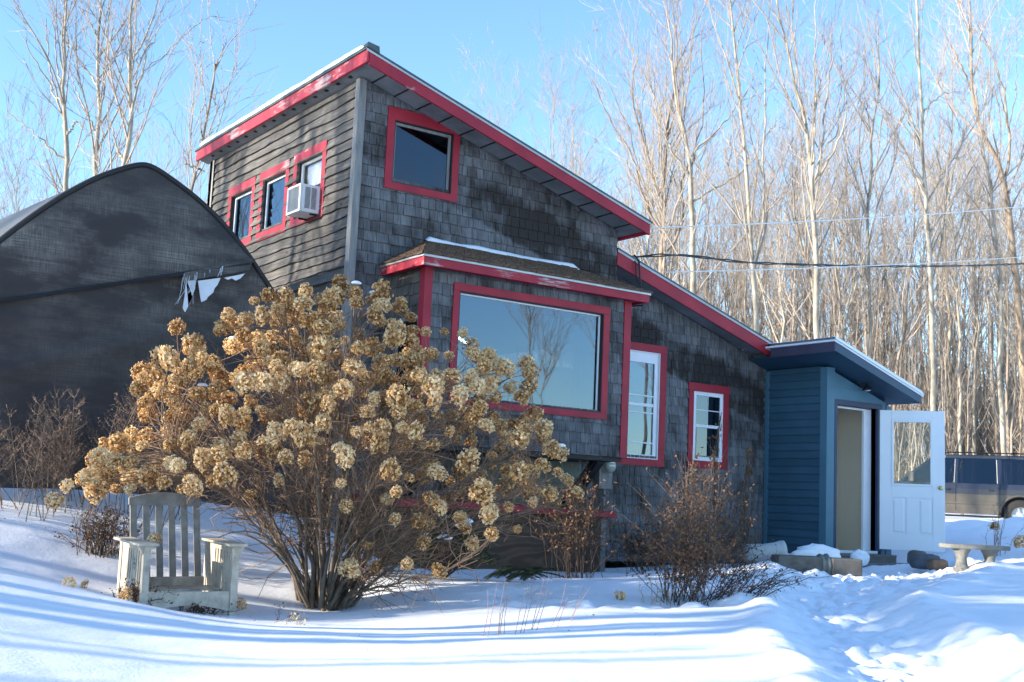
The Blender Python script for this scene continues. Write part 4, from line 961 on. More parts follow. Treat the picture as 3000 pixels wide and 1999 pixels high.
rock('snow_clump', (5.8, -2.22, .20), (.30, .13, .12), 4, M_snow, 'pointed lump of snow and ice leaning on the blue siding', 'snow clump', -.4, rough=.55)
rock('snow_clump', (6.95, -1.95, .17), (.11, .09, .10), 6, M_snow, 'small upright snow lump at the left end of the step', 'snow clump', -.4, rough=.55)
rock('garden_stone', (7.72, -2.28, .20), (.13, .10, .10), 8, M_stone, 'dark stone below the open door, left of its neighbours', 'stone')
rock('garden_stone', (7.42, -2.62, .17), (.20, .12, .10), 9, simple('slate_stone', (.09, .10, .12), .8, .3, 8, bump=.4), 'slate-blue stone below the middle of the open door', 'stone', -.5)
rock('garden_stone', (7.15, -3.02, .15), (.12, .10, .08), 11, simple('rusty_stone', (.16, .11, .08), .9, .4, 8, bump=.4), 'rusty brown stone between the open door and the concrete bench', 'stone', -.5)

# ---------------------------------------------------------------- the parked vehicle
suv = empty('parked_suv', (0, 0, 0), 0, 'long dark blue and tan four-wheel-drive wagon covered in road dust', 'car')
# local: +x forward, +y to its left side (towards the camera)
def mk_carpaint(name, c, dust):
    t = NT(name); n = t.noise(2.5, 4); o = t.sep(); g = t.ramp(t.math('DIVIDE', o['Z'], 1.9), [(0.1, (1, 1, 1)), (0.6, (.35, .35, .35)), (.8, (.1, .1, .1))])
    f = t.mix(1.0, t.ramp(n, [(.3, (.45, .45, .45)), (.7, (1, 1, 1))]), g, 'MULTIPLY'); bw = t.node('ShaderNodeRGBToBW'); t.l.new(f, bw.inputs[0])
    cc = t.mix(t.math('MULTIPLY', bw.outputs[0], dust), c, (.30, .26, .21)); r = t.math('MULTIPLY_ADD', bw.outputs[0], .4, .25)
    t.l.new(r, t.b.inputs['Roughness']); t.b.inputs['Coat Weight'].default_value = .3; return t.set(cc, None, spec=.5)
M_carup = mk_carpaint('navy_car_paint', (.010, .016, .035), .10); M_carlow = mk_carpaint('tan_car_paint', (.040, .036, .031), .28)
Lh, Wd = 2.88, 1.0; ax_r, ax_f = -1.74, 1.74; wr_ = .41
def side_profile(z0, z1, arch=True, n=150):
    xs = np.linspace(-Lh, Lh, n); bot = np.full(n, z0)
    for a in (ax_r, ax_f):
        m = np.abs(xs - a) < .50; bot[m] = np.maximum(bot[m], wr_ + np.sqrt(np.maximum(0, .50 ** 2 - (xs[m] - a) ** 2)))
    return xs, bot
def car_body(z0, z1f, tumble):
    xs, bot = side_profile(z0, 0); V = []; n = len(xs)
    for x, b in zip(xs, bot):
        t = z1f(x); endw = 1 - .16 * max(0, (abs(x) - 2.45) / .43) ** 2; w1 = Wd * endw
        zz = [b, b + (t - b) * .33, b + (t - b) * .66, t]; ww = [w1 * .985, w1, w1, w1 * tumble]
        V += [(x, wv, zv) for wv, zv in zip(ww, zz)] + [(x, -wv, zv) for wv, zv in zip(ww[::-1], zz[::-1])]
    F = [(i * 8 + j, i * 8 + j + 1, i * 8 + j + 9, i * 8 + j + 8) for i in range(n - 1) for j in range(7)] + [(i * 8 + 7, i * 8, i * 8 + 8, i * 8 + 15) for i in range(n - 1)]
    mb = MB().add(V, F); mb.add(V[:8], [(0, 1, 2, 7), (2, 3, 4, 7)] if 0 else [(0, 1, 6, 7), (1, 2, 5, 6), (2, 3, 4, 5)]); mb.add(V[-8:], [(7, 6, 1, 0), (6, 5, 2, 1), (5, 4, 3, 2)]); return mb
belt = lambda x: 1.20 if x < 1.35 else 1.20 - .06 * (x - 1.35)
car_body(.42, lambda x: .92, 1.0).build('lower_body', M_carlow, suv, smooth=False)
ub = MB(); xs = np.linspace(-Lh + .03, Lh - .04, 90); V = []
for x in xs:
    endw = 1 - .16 * max(0, (abs(x) - 2.45) / .43) ** 2; w1 = Wd * endw - .006; b = .921; t = belt(x)
    for a in (ax_r, ax_f):
        if abs(x - a) < .50: b = max(b, min(t - .05, wr_ + math.sqrt(.25 - (x - a) ** 2)))
    V += [(x, w1, b), (x, w1, (b + t) / 2), (x, w1 * .97, t), (x, -w1 * .97, t), (x, -w1, (b + t) / 2), (x, -w1, b)]
ub.add(V, [(i * 6 + j, i * 6 + (j + 1) % 6, i * 6 + 6 + (j + 1) % 6, i * 6 + 6 + j) for i in range(89) for j in range(6)]); ub.add(V[:6], [(0, 1, 4, 5), (1, 2, 3, 4)]); ub.add(V[-6:], [(5, 4, 1, 0), (4, 3, 2, 1)])
ub.build('upper_body', M_carup, suv)
gh = [(-2.82, 1.20), (-2.70, 1.80), (-2.55, 1.90), (-1.5, 1.96), (.1, 1.95), (.42, 1.90), (1.28, 1.22)]
def ghw(z): return .97 - .17 * (z - 1.2) / .75
cb2 = MB()
V = [(x, s * ghw(z), z) for s in (1, -1) for x, z in gh]; m = len(gh)
# roof skin and pillars (built as frames between the panes)
for (xa, za), (xb, zb) in zip(gh[1:-2], gh[2:-1]):
    cb2.hexa([(xa, ghw(za), za - .10), (xb, ghw(zb), zb - .10), (xb, -ghw(zb), zb - .10), (xa, -ghw(za), za - .10), (xa, ghw(za), za), (xb, ghw(zb), zb), (xb, -ghw(zb), zb), (xa, -ghw(za), za)])
for s in (1, -1):
    for (xa, xb, xc, xd) in ((-2.82, -2.66, -2.70, -2.52), (-1.32, -1.18, -1.30, -1.16), (-.22, -.12, -.25, -.15), (1.18, 1.28, .36, .46)):
        za_, zb_ = 1.2, 1.86; o1, o2 = s * ghw(za_), s * ghw(zb_)
        cb2.hexa([(xa, o1, za_), (xb, o1, za_), (xb, o1 - s * .05, za_), (xa, o1 - s * .05, za_), (xc, o2, zb_), (xd, o2, zb_), (xd, o2 - s * .05, zb_), (xc, o2 - s * .05, zb_)])
cb2.build('cabin', M_carup, suv, bevel=.02)
for s in (1, -1):
    for (xa, xb, xc, xd) in ((-2.66, -1.32, -2.52, -1.30), (-1.18, -.22, -1.16, -.25), (-.12, 1.18, -.15, .36)):
        o1, o2 = s * (ghw(1.2) - .018), s * (ghw(1.86) - .018)
        MB().hexa([(xa, o1, 1.2), (xb, o1, 1.2), (xb, o1 - s * .01, 1.2), (xa, o1 - s * .01, 1.2), (xc, o2, 1.86), (xd, o2, 1.86), (xd, o2 - s * .01, 1.86), (xc, o2 - s * .01, 1.86)]).build('side_window', M_glassdark, suv)
MB().hexa([(1.27, .92, 1.21), (1.26, .92, 1.21), (1.26, -.92, 1.21), (1.27, -.92, 1.21), (.44, .80, 1.87), (.43, .80, 1.87), (.43, -.80, 1.87), (.44, -.80, 1.87)]).build('windscreen', M_glass, suv)
MB().hexa([(-2.80, .90, 1.22), (-2.79, .90, 1.22), (-2.79, -.90, 1.22), (-2.80, -.90, 1.22), (-2.68, .80, 1.82), (-2.67, .80, 1.82), (-2.67, -.80, 1.82), (-2.68, -.80, 1.82)]).build('rear_window', M_glassdark, suv)
for xx in (.30, -.85): 
    MB().box((xx - .28, -.80, .90), (xx + .12, -.2, 1.45)).box((xx - .28, .2, .90), (xx + .12, .80, 1.45)).build('seat_row', M_black, suv, bevel=.05)
for s in (1, -1):
    for xx in (1.24, -.17, -1.25): MB().box((xx - .006, s * 1.0 - .004, .50), (xx + .006, s * 1.0 + .004, 1.17)).build('door_seam', M_black, suv)
    for xx in (.0, -1.08): MB().box((xx - .02, s * 1.02 - .018, 1.02), (xx + .11, s * 1.02 + .012, 1.06)).build('door_handle', M_black, suv, bevel=.008)
    MB().box((-1.22, s * 1.012 - .012, .66), (1.22, s * 1.012 + .010, .72)).build('side_moulding', M_carlow, suv, bevel=.006)
    MB().box((-1.2, s * .96 - .08, .34), (1.2, s * .96 + .08, .38)).build('running_board', M_black, suv, bevel=.01)
    mr = MB().box((.86, s * 1.14 - .12, 1.20), (1.0, s * 1.14 + .10, 1.46)); mr.build('mirror', simple('tan_mirror', (.16, .13, .11), .5) if s == 1 else M_carlow, suv, bevel=.03)
for a in (ax_r, ax_f):
    for s in (1, -1):
        arch = MB(); arch.tube([(a + .51 * math.cos(q), s * 1.0, wr_ + .51 * math.sin(q)) for q in np.linspace(-.15, PI + .15, 24)], .035, 8); arch.build('wheel_arch', M_carlow, suv, smooth=True)
        wl_ = MB().lathe((a, s * .86, wr_), [(.20, -.13), (.34, -.135), (.40, -.11), (.41, -.06), (.41, .06), (.40, .11), (.34, .135), (.22, .13)], 36, 'y'); wo = wl_.build('wheel', M_rubber, suv, smooth=True)
        rim = MB().lathe((a, s * .86, wr_), [(.22, s * .12), (.20, s * .10), (.19, s * .05), (.0, s * .06)][::1], 30, 'y').lathe((a, s * .86, wr_), [(.075, s * .06), (.07, s * .12), (0, s * .125)], 16, 'y')
        for q in range(5):
            an = q * 2 * PI / 5; rim.beam((a + .06 * math.cos(an), s * .95, wr_ + .06 * math.sin(an)), (a + .2 * math.cos(an), s * .965, wr_ + .2 * math.sin(an)), .05, .02, (0, 1, 0))
        rim.build('rim', M_metal, wo, smooth=False)
    MB().box((a - .5, -.80, .35), (a + .5, .80, .95)).build('wheel_well', M_black, suv)
MB().box((2.86, -.88, .45), (3.0, .88, .70)).build('front_bumper', M_metal, suv, bevel=.03)
MB().box((-3.02, -.90, .45), (-2.86, .90, .68)).build('rear_bumper', M_metal, suv, bevel=.03)
for s in (1, -1):
    MB().box((2.80, s * .72 - .16, .82), (2.87, s * .72 + .16, 1.02)).build('headlight', M_white, suv, bevel=.01); MB().box((-2.90, s * .9 - .06, .80), (-2.83, s * .9 + .06, 1.15)).build('tail_light', M_red, suv)
MB().box((2.84, -.52, .80), (2.88, .52, 1.04)).build('grille', M_black, suv)
rr_ = MB()
for s in (1, -1): rr_.tube([(-2.3, s * .68, 1.99), (-2.2, s * .68, 2.02), (.0, s * .68, 2.02), (.15, s * .68, 1.98)], .018, 6)
rr_.build('roof_rack', M_black, suv)
fw_ = Vector((-.55, .835)).normalized(); RA = Vector((22.19, 5.41))
suv.rotation_euler = (0, 0, math.atan2(fw_.y, fw_.x)); c_ = RA + fw_ * 1.74 - Vector((-fw_.y, fw_.x)) * 1.0
suv.location = (c_.x, c_.y, .545)
# white corner of a neighbouring shed at the right edge
hs = empty('white_shed', (36.2, 12.6, 3.0), math.radians(-33), 'white roof corner of a distant shed at the right edge', 'shed')
MB().box((0, -1, -.3), (4, 4, 1.0)).build('wall', simple('shed_wall', (.42, .30, .18), .8, .1), hs)
MB().hexa([(-.5, -1.6, .75), (4, -1.6, 2.4), (4, 4.5, 2.4), (-.5, 4.5, .75), (-.5, -1.6, .98), (4, -1.6, 2.63), (4, 4.5, 2.63), (-.5, 4.5, .98)]).build('roof', M_white, hs)

# ---------------------------------------------------------------- the big dried hydrangea
def head_mesh(seed, r=0.088, n=150):
    rs = np.random.RandomState(seed); V = []; F = []; T = []
    el = rs.uniform(1.0, 1.3); lob = rs.uniform(0, 6.28)
    for k in range(n):
        z = rs.uniform(-.75, 1); th = rs.uniform(0, 2 * PI); q = math.sqrt(1 - z * z)
        rad = r * (0.86 + .12 * math.sin(3 * th + lob) * q + rs.uniform(-.14, .14)) * (1.0 if rs.rand() > .15 else .7)
        nn = np.array([q * math.cos(th), q * math.sin(th), z]); c = nn * rad * np.array([1, 1, el])
        nn = nn + rs.normal(0, .45, 3); nn /= np.linalg.norm(nn); a = np.cross(nn, rs.normal(0, 1, 3)); a /= np.linalg.norm(a); b = np.cross(nn, a)
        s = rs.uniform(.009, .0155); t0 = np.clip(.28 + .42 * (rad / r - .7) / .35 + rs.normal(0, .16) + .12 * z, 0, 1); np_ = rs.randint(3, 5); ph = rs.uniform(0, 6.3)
        for p in range(np_):
            an = ph + p * 2 * PI / np_; d = a * math.cos(an) + b * math.sin(an); e = a * -math.sin(an) + b * math.cos(an); i = len(V)
            V += [c, c + d * s * .6 + e * s * .55 + nn * s * rs.uniform(-.1, .5), c + d * s * 1.15 + nn * s * rs.uniform(-.3, .8), c + d * s * .6 - e * s * .55 + nn * s * rs.uniform(-.1, .5)]
            F.append((i, i + 1, i + 2, i + 3)); T.append(np.clip(t0 + rs.normal(0, .06), 0, 1))
    return MB().add(V, F, T)
HEADS = [head_mesh(100 + i, [.088, .10, .078, .094, .07, .105, .085, .09][i], [240, 280, 190, 250, 150, 300, 220, 240][i]) for i in range(8)]
BUSH = Vector((-1.47, -2.89, -0.30)); LR = np.array([.8219, -.5696]); LF = np.array([.5696, .8219])
bush = empty('hydrangea_shrub', BUSH, 0, 'huge snowed-in hydrangea full of dried tan flower heads in front of the house', 'shrub')
TS = np.array([(-2.45, .3), (-2.28, .71), (-1.99, 1.30), (-1.83, 1.74), (-1.64, 2.0), (-1.33, 2.22), (-1.09, 2.30), (-.74, 2.50), (-.35, 2.62), (.12, 2.60), (.43, 2.56), (.70, 2.38), (.94, 2.28), (1.48, 2.16), (1.76, 1.90), (1.95, 1.52), (2.12, 1.10), (2.3, .7)])
ztop = lambda s: float(np.interp(s, TS[:, 0], TS[:, 1]))
rs = np.random.RandomState(12); heads = []
def P3(s, t, z): return np.array([s * LR[0] + t * LF[0], s * LR[1] + t * LF[1], z + 0.30])
tries = 0
while len(heads) < 430 and tries < 30000:
    tries += 1
    t = rs.uniform(-.93, .93); w_ = math.sqrt(1 - t * t); s = rs.uniform(-2.3, 2.22) * w_
    z = .15 + (ztop(s / w_) - .15) * (w_ ** .8) * (1 - abs(rs.normal(0, .27))) + rs.uniform(-.02, .05)
    if z < .62: continue
    if -1.1 < s < .6 and z < .95: continue
    p = P3(s, t * 1.35, z)
    if any(np.sum((p - q) ** 2) < .0125 for q, _ in heads[-400:]): continue
    heads.append((p, 1.0))
for xd, yd in [(395, 1245), (548, 1097), (583, 1140), (658, 1108), (410, 1115), (333, 1130), (820, 1168), (897, 1152), (800, 1115), (928, 1197), (975, 1203), (995, 1210), (1028, 1170), (1070, 1193), (1085, 1215), (1140, 1125), (1145, 1185), (1150, 1235), (1196, 1170), (1197, 1220), (1245, 1158), (963, 1300), (1040, 1315), (830, 1310), (877, 1306), (857, 1258), (990, 1252), (1092, 1252), (1160, 1230), (230, 1100), (257, 1115), (162, 1157), (183, 1120), (293, 1065), (255, 1055), (495, 1060), (437, 1075), (325, 1070), (455, 1010), (540, 960), (560, 1010), (735, 1015), (800, 1000), (700, 1060), (520, 1110), (480, 1120)]:
    t = rs.uniform(-1.35, -1.15) if xd < 560 else rs.uniform(-.9, -.3); k = (10.8 + t) / 10.8; s = (xd - 750) * .0039 * k; z = .687 + (-.26 + (1384 + .045 * (xd - 750) - yd) * .0039 - .687) * k
    heads.append((P3(s, t, z), .92))
# stems
tb = Tubes(); tw_ = Tubes(); nodes = []
order = list(range(len(heads))); rs.shuffle(order); main = order[:32]
for i in main:
    p = heads[i][0]; hd = np.array([p[0], p[1], 0.0]); L = np.linalg.norm(hd[:2]); u = hd / (L + 1e-6)
    b = u * rs.uniform(.03, .20) + np.append(rs.normal(0, .06, 2), 0); c1 = b + u * L * .22 + np.array([0, 0, p[2] * .55]); c1[:2] += rs.normal(0, .06, 2); ts = np.linspace(0, 1, 12)[:, None]
    q = (1 - ts) ** 2 * b + 2 * ts * (1 - ts) * c1 + ts ** 2 * (p - np.array([0, 0, .04])); q[1:-1] += rs.normal(0, .012, (10, 3))
    r0 = rs.uniform(.012, .024); tb.add(q, np.linspace(r0, .0042, 12) ** 1.0, 6, rs.rand())
    nodes += [(q[k], (q[k + 1] - q[k]) if k < 11 else q[k] - q[k - 1]) for k in range(3, 11)]
NP = np.array([n[0] for n in nodes]); ND = np.array([n[1] for n in nodes]); ND /= np.linalg.norm(ND, axis=1, keepdims=True)
for i in order[44:]:
    p = heads[i][0]; d = p - NP; L = np.linalg.norm(d, axis=1); sc = np.abs(L - .55) + (d[:, 2] < .05) * (.8 if p[2] > .9 else .2) - .25 * np.einsum('ij,ij->i', d / (L[:, None] + 1e-6), ND); k = int(np.argmin(sc)); a = NP[k]; m_ = a + ND[k] * L[k] * .45 + rs.normal(0, .03, 3); ts = np.linspace(0, 1, 8)[:, None]
    q = (1 - ts) ** 2 * a + 2 * ts * (1 - ts) * m_ + ts ** 2 * (p - np.array([0, 0, .03])); tw_.add(q, np.linspace(.0062, .0032, 8), 4, rs.rand())
    if rs.rand() < .5: nodes.append((q[4], q[5] - q[4]))
NP = np.array([n[0] for n in nodes]); ND = np.array([n[1] for n in nodes]); ND /= np.linalg.norm(ND, axis=1, keepdims=True)
for _ in range(3200):
    k = rs.randint(len(NP)); a = NP[k]
    if a[2] > 1.9 and rs.rand() < .6: continue
    out = np.array([a[0], a[1], .15]); out /= np.linalg.norm(out) + .3; d = ND[k] * .5 + out * rs.uniform(.0, .8) + rs.normal(0, .48, 3); d /= np.linalg.norm(d); L = rs.uniform(.18, .62)
    q = np.array([a, a + d * L * .4 + rs.normal(0, .03, 3), a + d * L * .75 + rs.normal(0, .045, 3) + [0, 0, L * .06], a + d * L + rs.normal(0, .03, 3) + [0, 0, L * .18]])
    e_ = q[3]; es = e_[:2] @ LR; et = e_[:2] @ LF / 1.35; ew = math.sqrt(max(.05, 1 - et * et))
    if abs(et) > .95 or e_[2] - .30 > .15 + (ztop(es / ew) - .15) * ew ** .8 + .02: continue
    tw_.add(q, [.0045, .0036, .0028, .0018], 3, rs.rand())
for _ in range(26):      # low arching side branches
    an = rs.uniform(0, 2 * PI); L = rs.uniform(.5, 1.5); u = np.array([math.cos(an), math.sin(an) * .8, 0]); b = u * .15; ts = np.linspace(0, 1, 9)[:, None]
    q = (1 - ts) ** 2 * b + 2 * ts * (1 - ts) * (b + u * L * .4 + [0, 0, rs.uniform(.5, 1.0)]) + ts ** 2 * (b + u * L + [0, 0, rs.uniform(.3, .9)]); tb.add(q, np.linspace(.011, .004, 9), 5, rs.rand())
for _ in range(12):      # stout old base canes
    an = rs.uniform(0, 2 * PI); u = np.array([math.cos(an), math.sin(an), 0]); q = np.array([u * rs.uniform(.0, .14), u * rs.uniform(.12, .3) + [0, 0, .35], u * rs.uniform(.25, .55) + [0, 0, .8], u * rs.uniform(.4, .9) + [0, 0, 1.2]]); q[0, 2] = -.05
    tb.add(q, [rs.uniform(.018, .030), .019, .014, .009], 7, rs.rand())
tb.flush(MB()).build('cane', M_stembase, bush, smooth=True); tw_.flush(MB()).build('twig', M_stem, bush, smooth=True)
hm = []
for i, h in enumerate(HEADS): hm.append(h.build('flower_head', M_petal, None).data)
for o in [o for o in bpy.data.objects if o.name.startswith('flower_head')]: bpy.data.objects.remove(o)
hr = random.Random(3); camp = np.array([-6.408, -12.869, .687]) - np.array(BUSH)
rank = sorted(range(len(heads)), key=lambda i: np.linalg.norm(heads[i][0] - camp) - heads[i][1] * .0)
capmesh = None; rest = MB(); ncap = 0; snowcap_rest = MB()
def capgeo(mb, M):
    V = []; K = 10
    for j, (r, z) in enumerate([(.0, .020), (.022, .019), (.040, .012), (.052, .0), (.040, -.01)]):
        for k in range(K): V.append((r * math.cos(k * 2 * PI / K), r * .8 * math.sin(k * 2 * PI / K), z))
    t = MB().add(V, [(j * K + k, j * K + (k + 1) % K, j * K + K + (k + 1) % K, j * K + K + k) for j in range(4) for k in range(K)]); mb.merge(t, M)
for n_, i in enumerate(rank):
    p, s = heads[i]; out = Vector((p[0] * .35, p[1] * .35, 1.0 if p[2] > 1 else .55)).normalized(); q = out.to_track_quat('Z', 'Y'); sc = s * hr.choice([hr.uniform(.50, .75), hr.uniform(.66, 1.0), hr.uniform(.66, 1.0), hr.uniform(.85, 1.06)]); k = hr.randrange(8)
    Mx = Matrix.Translation(p) @ q.to_matrix().to_4x4() @ Matrix.Rotation(hr.uniform(0, 6.28), 4, 'Z') @ Matrix.Diagonal((sc * hr.uniform(.85, 1.12), sc, sc * hr.uniform(.72, 1.3), 1))
    capped = p[2] > 1.3 and hr.random() < .035
    if n_ < 100:
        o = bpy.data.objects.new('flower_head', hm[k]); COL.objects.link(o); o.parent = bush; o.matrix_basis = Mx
        if capped:
            c = MB(); capgeo(c, Matrix.Identity(4)); c = c.build('snow_cap', M_snow, o, smooth=True); c.matrix_basis = Matrix.Translation((.01, -.01, .07)); ncap += 1
    else:
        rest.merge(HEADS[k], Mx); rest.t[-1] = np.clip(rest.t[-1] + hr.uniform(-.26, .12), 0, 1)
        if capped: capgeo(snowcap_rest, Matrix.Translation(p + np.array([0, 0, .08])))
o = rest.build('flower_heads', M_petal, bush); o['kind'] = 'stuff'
if snowcap_rest.n: snowcap_rest.build('snow_cap', M_snow, bush, smooth=True)
def fallen(x, y, k, s, label, dz=.03):
    o = bpy.data.objects.new('fallen_flower_head', hm[k]); COL.objects.link(o); o.location = (x, y, gz(x, y) + dz); o.scale = (s, s, s * .7); o.rotation_euler = (1.2, .3, k); tag(o, label, 'dried flower')
fallen(-3.83, -3.28, 0, .6, 'dried flower head lying on the snow left of the garden chair')
fallen(-3.62, -2.95, 4, .6, 'small dried flower head on snow, above its neighbour left of the chair')
fallen(-3.50, -3.62, 5, .6, 'dried flower head at the foot of the chair\'s left arm')
fallen(-2.32, -3.02, 1, .6, 'brown flower head on snow between the chair and the shrub')
fallen(.82, -4.24, 2, .7, 'single brown flower head on the snow left of the dead rose bush')

# ---------------------------------------------------------------- smaller winter plants
def leafquad(mb, p, s, rs, tint):
    d = rs.normal(0, 1, 3); d /= np.linalg.norm(d); e = np.cross(d, rs.normal(0, 1, 3)); e /= np.linalg.norm(e); n = np.cross(d, e)
    mb.add([p, p + d * s * .5 + e * s * .32 + n * s * .15, p + d * s - n * s * .1, p + d * s * .5 - e * s * .32 + n * s * .15], [(0, 1, 2, 3)], tint)
def shrub(name, label, cat, x, y, h, spread, nst, nleaf, seed, ms=None, ml=None, leafs=.035, lean=(0, 0), zlo=.25, rad=.004, group=None, sub=5, bend=.3):
    rs = np.random.RandomState(seed); z = gz(x, y) - .03; root = empty(name, (x, y, z), 0, label, cat, group); t = Tubes(); lv = MB(); pts = []
    for _ in range(nst):
        an = rs.uniform(0, 2 * PI); r = abs(rs.normal(0, .5)) * spread; hh = h * rs.uniform(.45, 1.0) * (1 - .35 * min(1, r / spread)); b = np.array([rs.normal(0, .05 + spread * .12), rs.normal(0, .05 + spread * .12), 0])
        e = np.array([b[0] + r * math.cos(an) + lean[0], b[1] + r * math.sin(an) + lean[1], hh]); c = b + (e - b) * .5 + np.array([0, 0, hh * bend]); ts = np.linspace(0, 1, 8)[:, None]; q = (1 - ts) ** 2 * b + 2 * ts * (1 - ts) * c + ts ** 2 * e; q[1:] += rs.normal(0, .010, (7, 3))
        t.add(q, np.linspace(rad, rad * .35, 8), 4, rs.rand())
        for _ in range(sub):
            k = rs.randint(2, 7); a = q[k]; d = (q[k] - q[k - 1]); d /= np.linalg.norm(d); d = d * .7 + rs.normal(0, .45, 3); d /= np.linalg.norm(d); L = rs.uniform(.08, .30) * h; w2 = np.array([a, a + d * L * .5 + rs.normal(0, .01, 3), a + d * L]); t.add(w2, [rad * .5, rad * .35, rad * .2], 3, rs.rand()); pts += [w2[1], w2[2]]
        pts += [q[k] for k in range(3, 8)]
    t.flush(MB()).build('stems', ms or M_deadstem, root, smooth=True)
    pts = [p for p in pts if p[2] > zlo * h]
    if nleaf and pts:
        for _ in range(nleaf):
            p = pts[rs.randint(len(pts))] + rs.normal(0, .012, 3); leafquad(lv, p, leafs * rs.uniform(.5, 1.2), rs, rs.rand())
        lv.build('leaves', ml or M_deadleaf, root)
    return root
shrub('rose_bush', 'leafless brown bush with withered leaves in the snow before the low wall', 'bush', 1.38, -4.50, 1.0, .68, 85, 1900, 5, ml=M_rustleaf, zlo=.0, rad=.0042, leafs=.040)
shrub('rose_bush', 'reddish arching twigs sprawling on the snow at the right foot of the brown bush', 'bush', 1.72, -4.72, .50, .80, 50, 330, 6, lean=(.28, -.15), zlo=.0, rad=.0045, bend=.4, leafs=.03)
shrub('dead_bush', 'tall wispy bush with tan leaf clusters against the low shingle wall', 'bush', 3.0, -2.9, 1.5, .75, 60, 900, 7, zlo=.3, rad=.004, ms=M_greyweed, leafs=.045)
shrub('dead_bush', 'dark tangled bush in front of the plywood bulkhead', 'bush', 1.95, -2.1, 1.25, .5, 55, 650, 8, zlo=.25, leafs=.05)
shrub('dead_bush', 'low dark bush behind the bulkhead corner', 'bush', 3.9, -1.1, .75, .6, 60, 700, 9, zlo=.0, leafs=.05)
shrub('dead_bush', 'withered reddish plants at the right end of the shingle wall', 'bush', 4.35, -2.1, .95, .45, 40, 500, 10, zlo=.1, leafs=.04)
shrub('dead_vine', 'leafy brown vine climbing the black brace under the bay', 'vine', 2.85, -1.1, 1.45, .3, 26, 420, 11, zlo=.4, leafs=.05)
for i, (x, y, h, lb) in enumerate([(4.95, -1.75, 1.55, 'dark drooping dead stalk nearest the blue corner'), (4.62, -1.55, 1.95, 'tall dark dead stalk with hanging leaves, left of the other')]):
    rs = np.random.RandomState(20 + i); z = gz(x, y); root = empty('dead_stalk', (x, y, z), 0, lb, 'plant'); t = Tubes(); lv = MB(); q = np.array([(0, 0, 0), (.02, 0, h * .35), (-.03, .01, h * .7), (.05, 0, h)]) + rs.normal(0, .02, (4, 3)); t.add(q, [.014, .012, .009, .005], 6); t.add([(0, .03, 0), (.1, 0, h * .4), (.17, 0, h * .78)], [.010, .008, .004], 5)
    t.flush(MB()).build('stalk', M_deadstem, root, smooth=True)
    for _ in range(170):
        u = rs.uniform(.3, 1); p = np.array([np.interp(u, [0, .35, .7, 1], q[:, 0]), 0, u * h]) + rs.normal(0, .025, 3); L = rs.uniform(.04, .12)
        lv.add([p, p + [rs.normal(0, .012), rs.normal(0, .012), -L * .5], p + [rs.normal(0, .02), rs.normal(0, .02), -L], p + [.012, .008, -L * .45]], [(0, 1, 2, 3)], rs.rand())
    lv.build('leaves', M_deadleaf, root)
shrub('weed_clump', 'dark brown withered clump in the snow behind the garden chair', 'plant', -3.12, -1.55, .55, .34, 90, 700, 12, zlo=0, leafs=.03)
shrub('weed_clump', 'low brown clump under the left of the chair', 'plant', -3.35, -3.30, .22, .22, 30, 200, 13, zlo=0, leafs=.03)
shrub('weed_clump', 'brown leaf litter under the chair front apron', 'plant', -2.80, -3.35, .16, .25, 30, 160, 14, zlo=0, leafs=.03)
shrub('seed_stalk', 'thin dark dead stalk alone on the snow at the left edge', 'plant', -3.95, -1.25, .32, .03, 3, 60, 15, zlo=0, leafs=.022, rad=.003)
def feather(x, y, h, lean, seed, label, n=9, m=None):
    rs = np.random.RandomState(seed); z = gz(x, y) - .02; root = empty('tall_weed', (x, y, z), 0, label, 'weed', 'frosted grey weeds before the tunnel'); t = Tubes(); lv = MB()
    for _ in range(n):
        b = np.array([rs.normal(0, .10), rs.normal(0, .06), 0]); hh = h * rs.uniform(.55, 1); e = b + [lean[0] * hh + rs.normal(0, .15), lean[1] * hh + rs.normal(0, .12), hh]; c = b + (e - b) * .5 + [0, 0, hh * .08]; ts = np.linspace(0, 1, 10)[:, None]; q = (1 - ts) ** 2 * b + 2 * ts * (1 - ts) * c + ts ** 2 * e; t.add(q, np.linspace(.0045, .0015, 10), 4, rs.rand())
        for _ in range(22):
            u = rs.uniform(.3, .98); k = min(9, int(u * 9.99)); a = q[k]; s = 1 if rs.rand() < .5 else -1; L = hh * .22 * (1.15 - u) + .05; d = np.array([s * LR[0] * rs.uniform(.3, 1), s * LR[1] * rs.uniform(.3, 1) + rs.normal(0, .5), rs.uniform(.3, 1.1)]); d /= np.linalg.norm(d)
            w2 = np.array([a, a + d * L * .5, a + d * L + [0, 0, .02]]); t.add(w2, [.0022, .0017, .001], 3, rs.rand())
            for _ in range(7):
                p = w2[1] + (w2[2] - w2[1]) * rs.uniform(-.5, 1); leafquad(lv, p, rs.uniform(.008, .022), rs, rs.rand())
                if rs.rand() < .4: t.add([p, p + rs.normal(0, .025, 3) + [0, 0, .02]], [.0013, .0008], 3, rs.rand())
    t.flush(MB()).build('stems', M_greyweed, root, smooth=True); lv.build('seeds', M_greyweed, root)
wl_ = [(-3.0, -.75, 1.75, (.32, -.2), 'tall weed leaning right beside the hydrangea, top of the weeds'), (-2.6, -.6, 1.45, (.1, -.05), 'bushy grey weed touching the left of the hydrangea'), (-3.3, -.6, 1.25, (.05, 0), 'upright grey weed third from the left before the tunnel'), (-3.7, -.55, 1.05, (-.05, 0), 'thin grey weed with curled tips second from the left'), (-4.1, -.6, .75, (.1, 0), 'short weed at the very left before the tunnel'), (-2.2, -.7, 1.2, (.25, -.1), 'frosted weed half hidden behind the hydrangea flowers'), (-2.9, -.45, .8, (-.2, 0), 'low spreading weed at the base of the tunnel')]
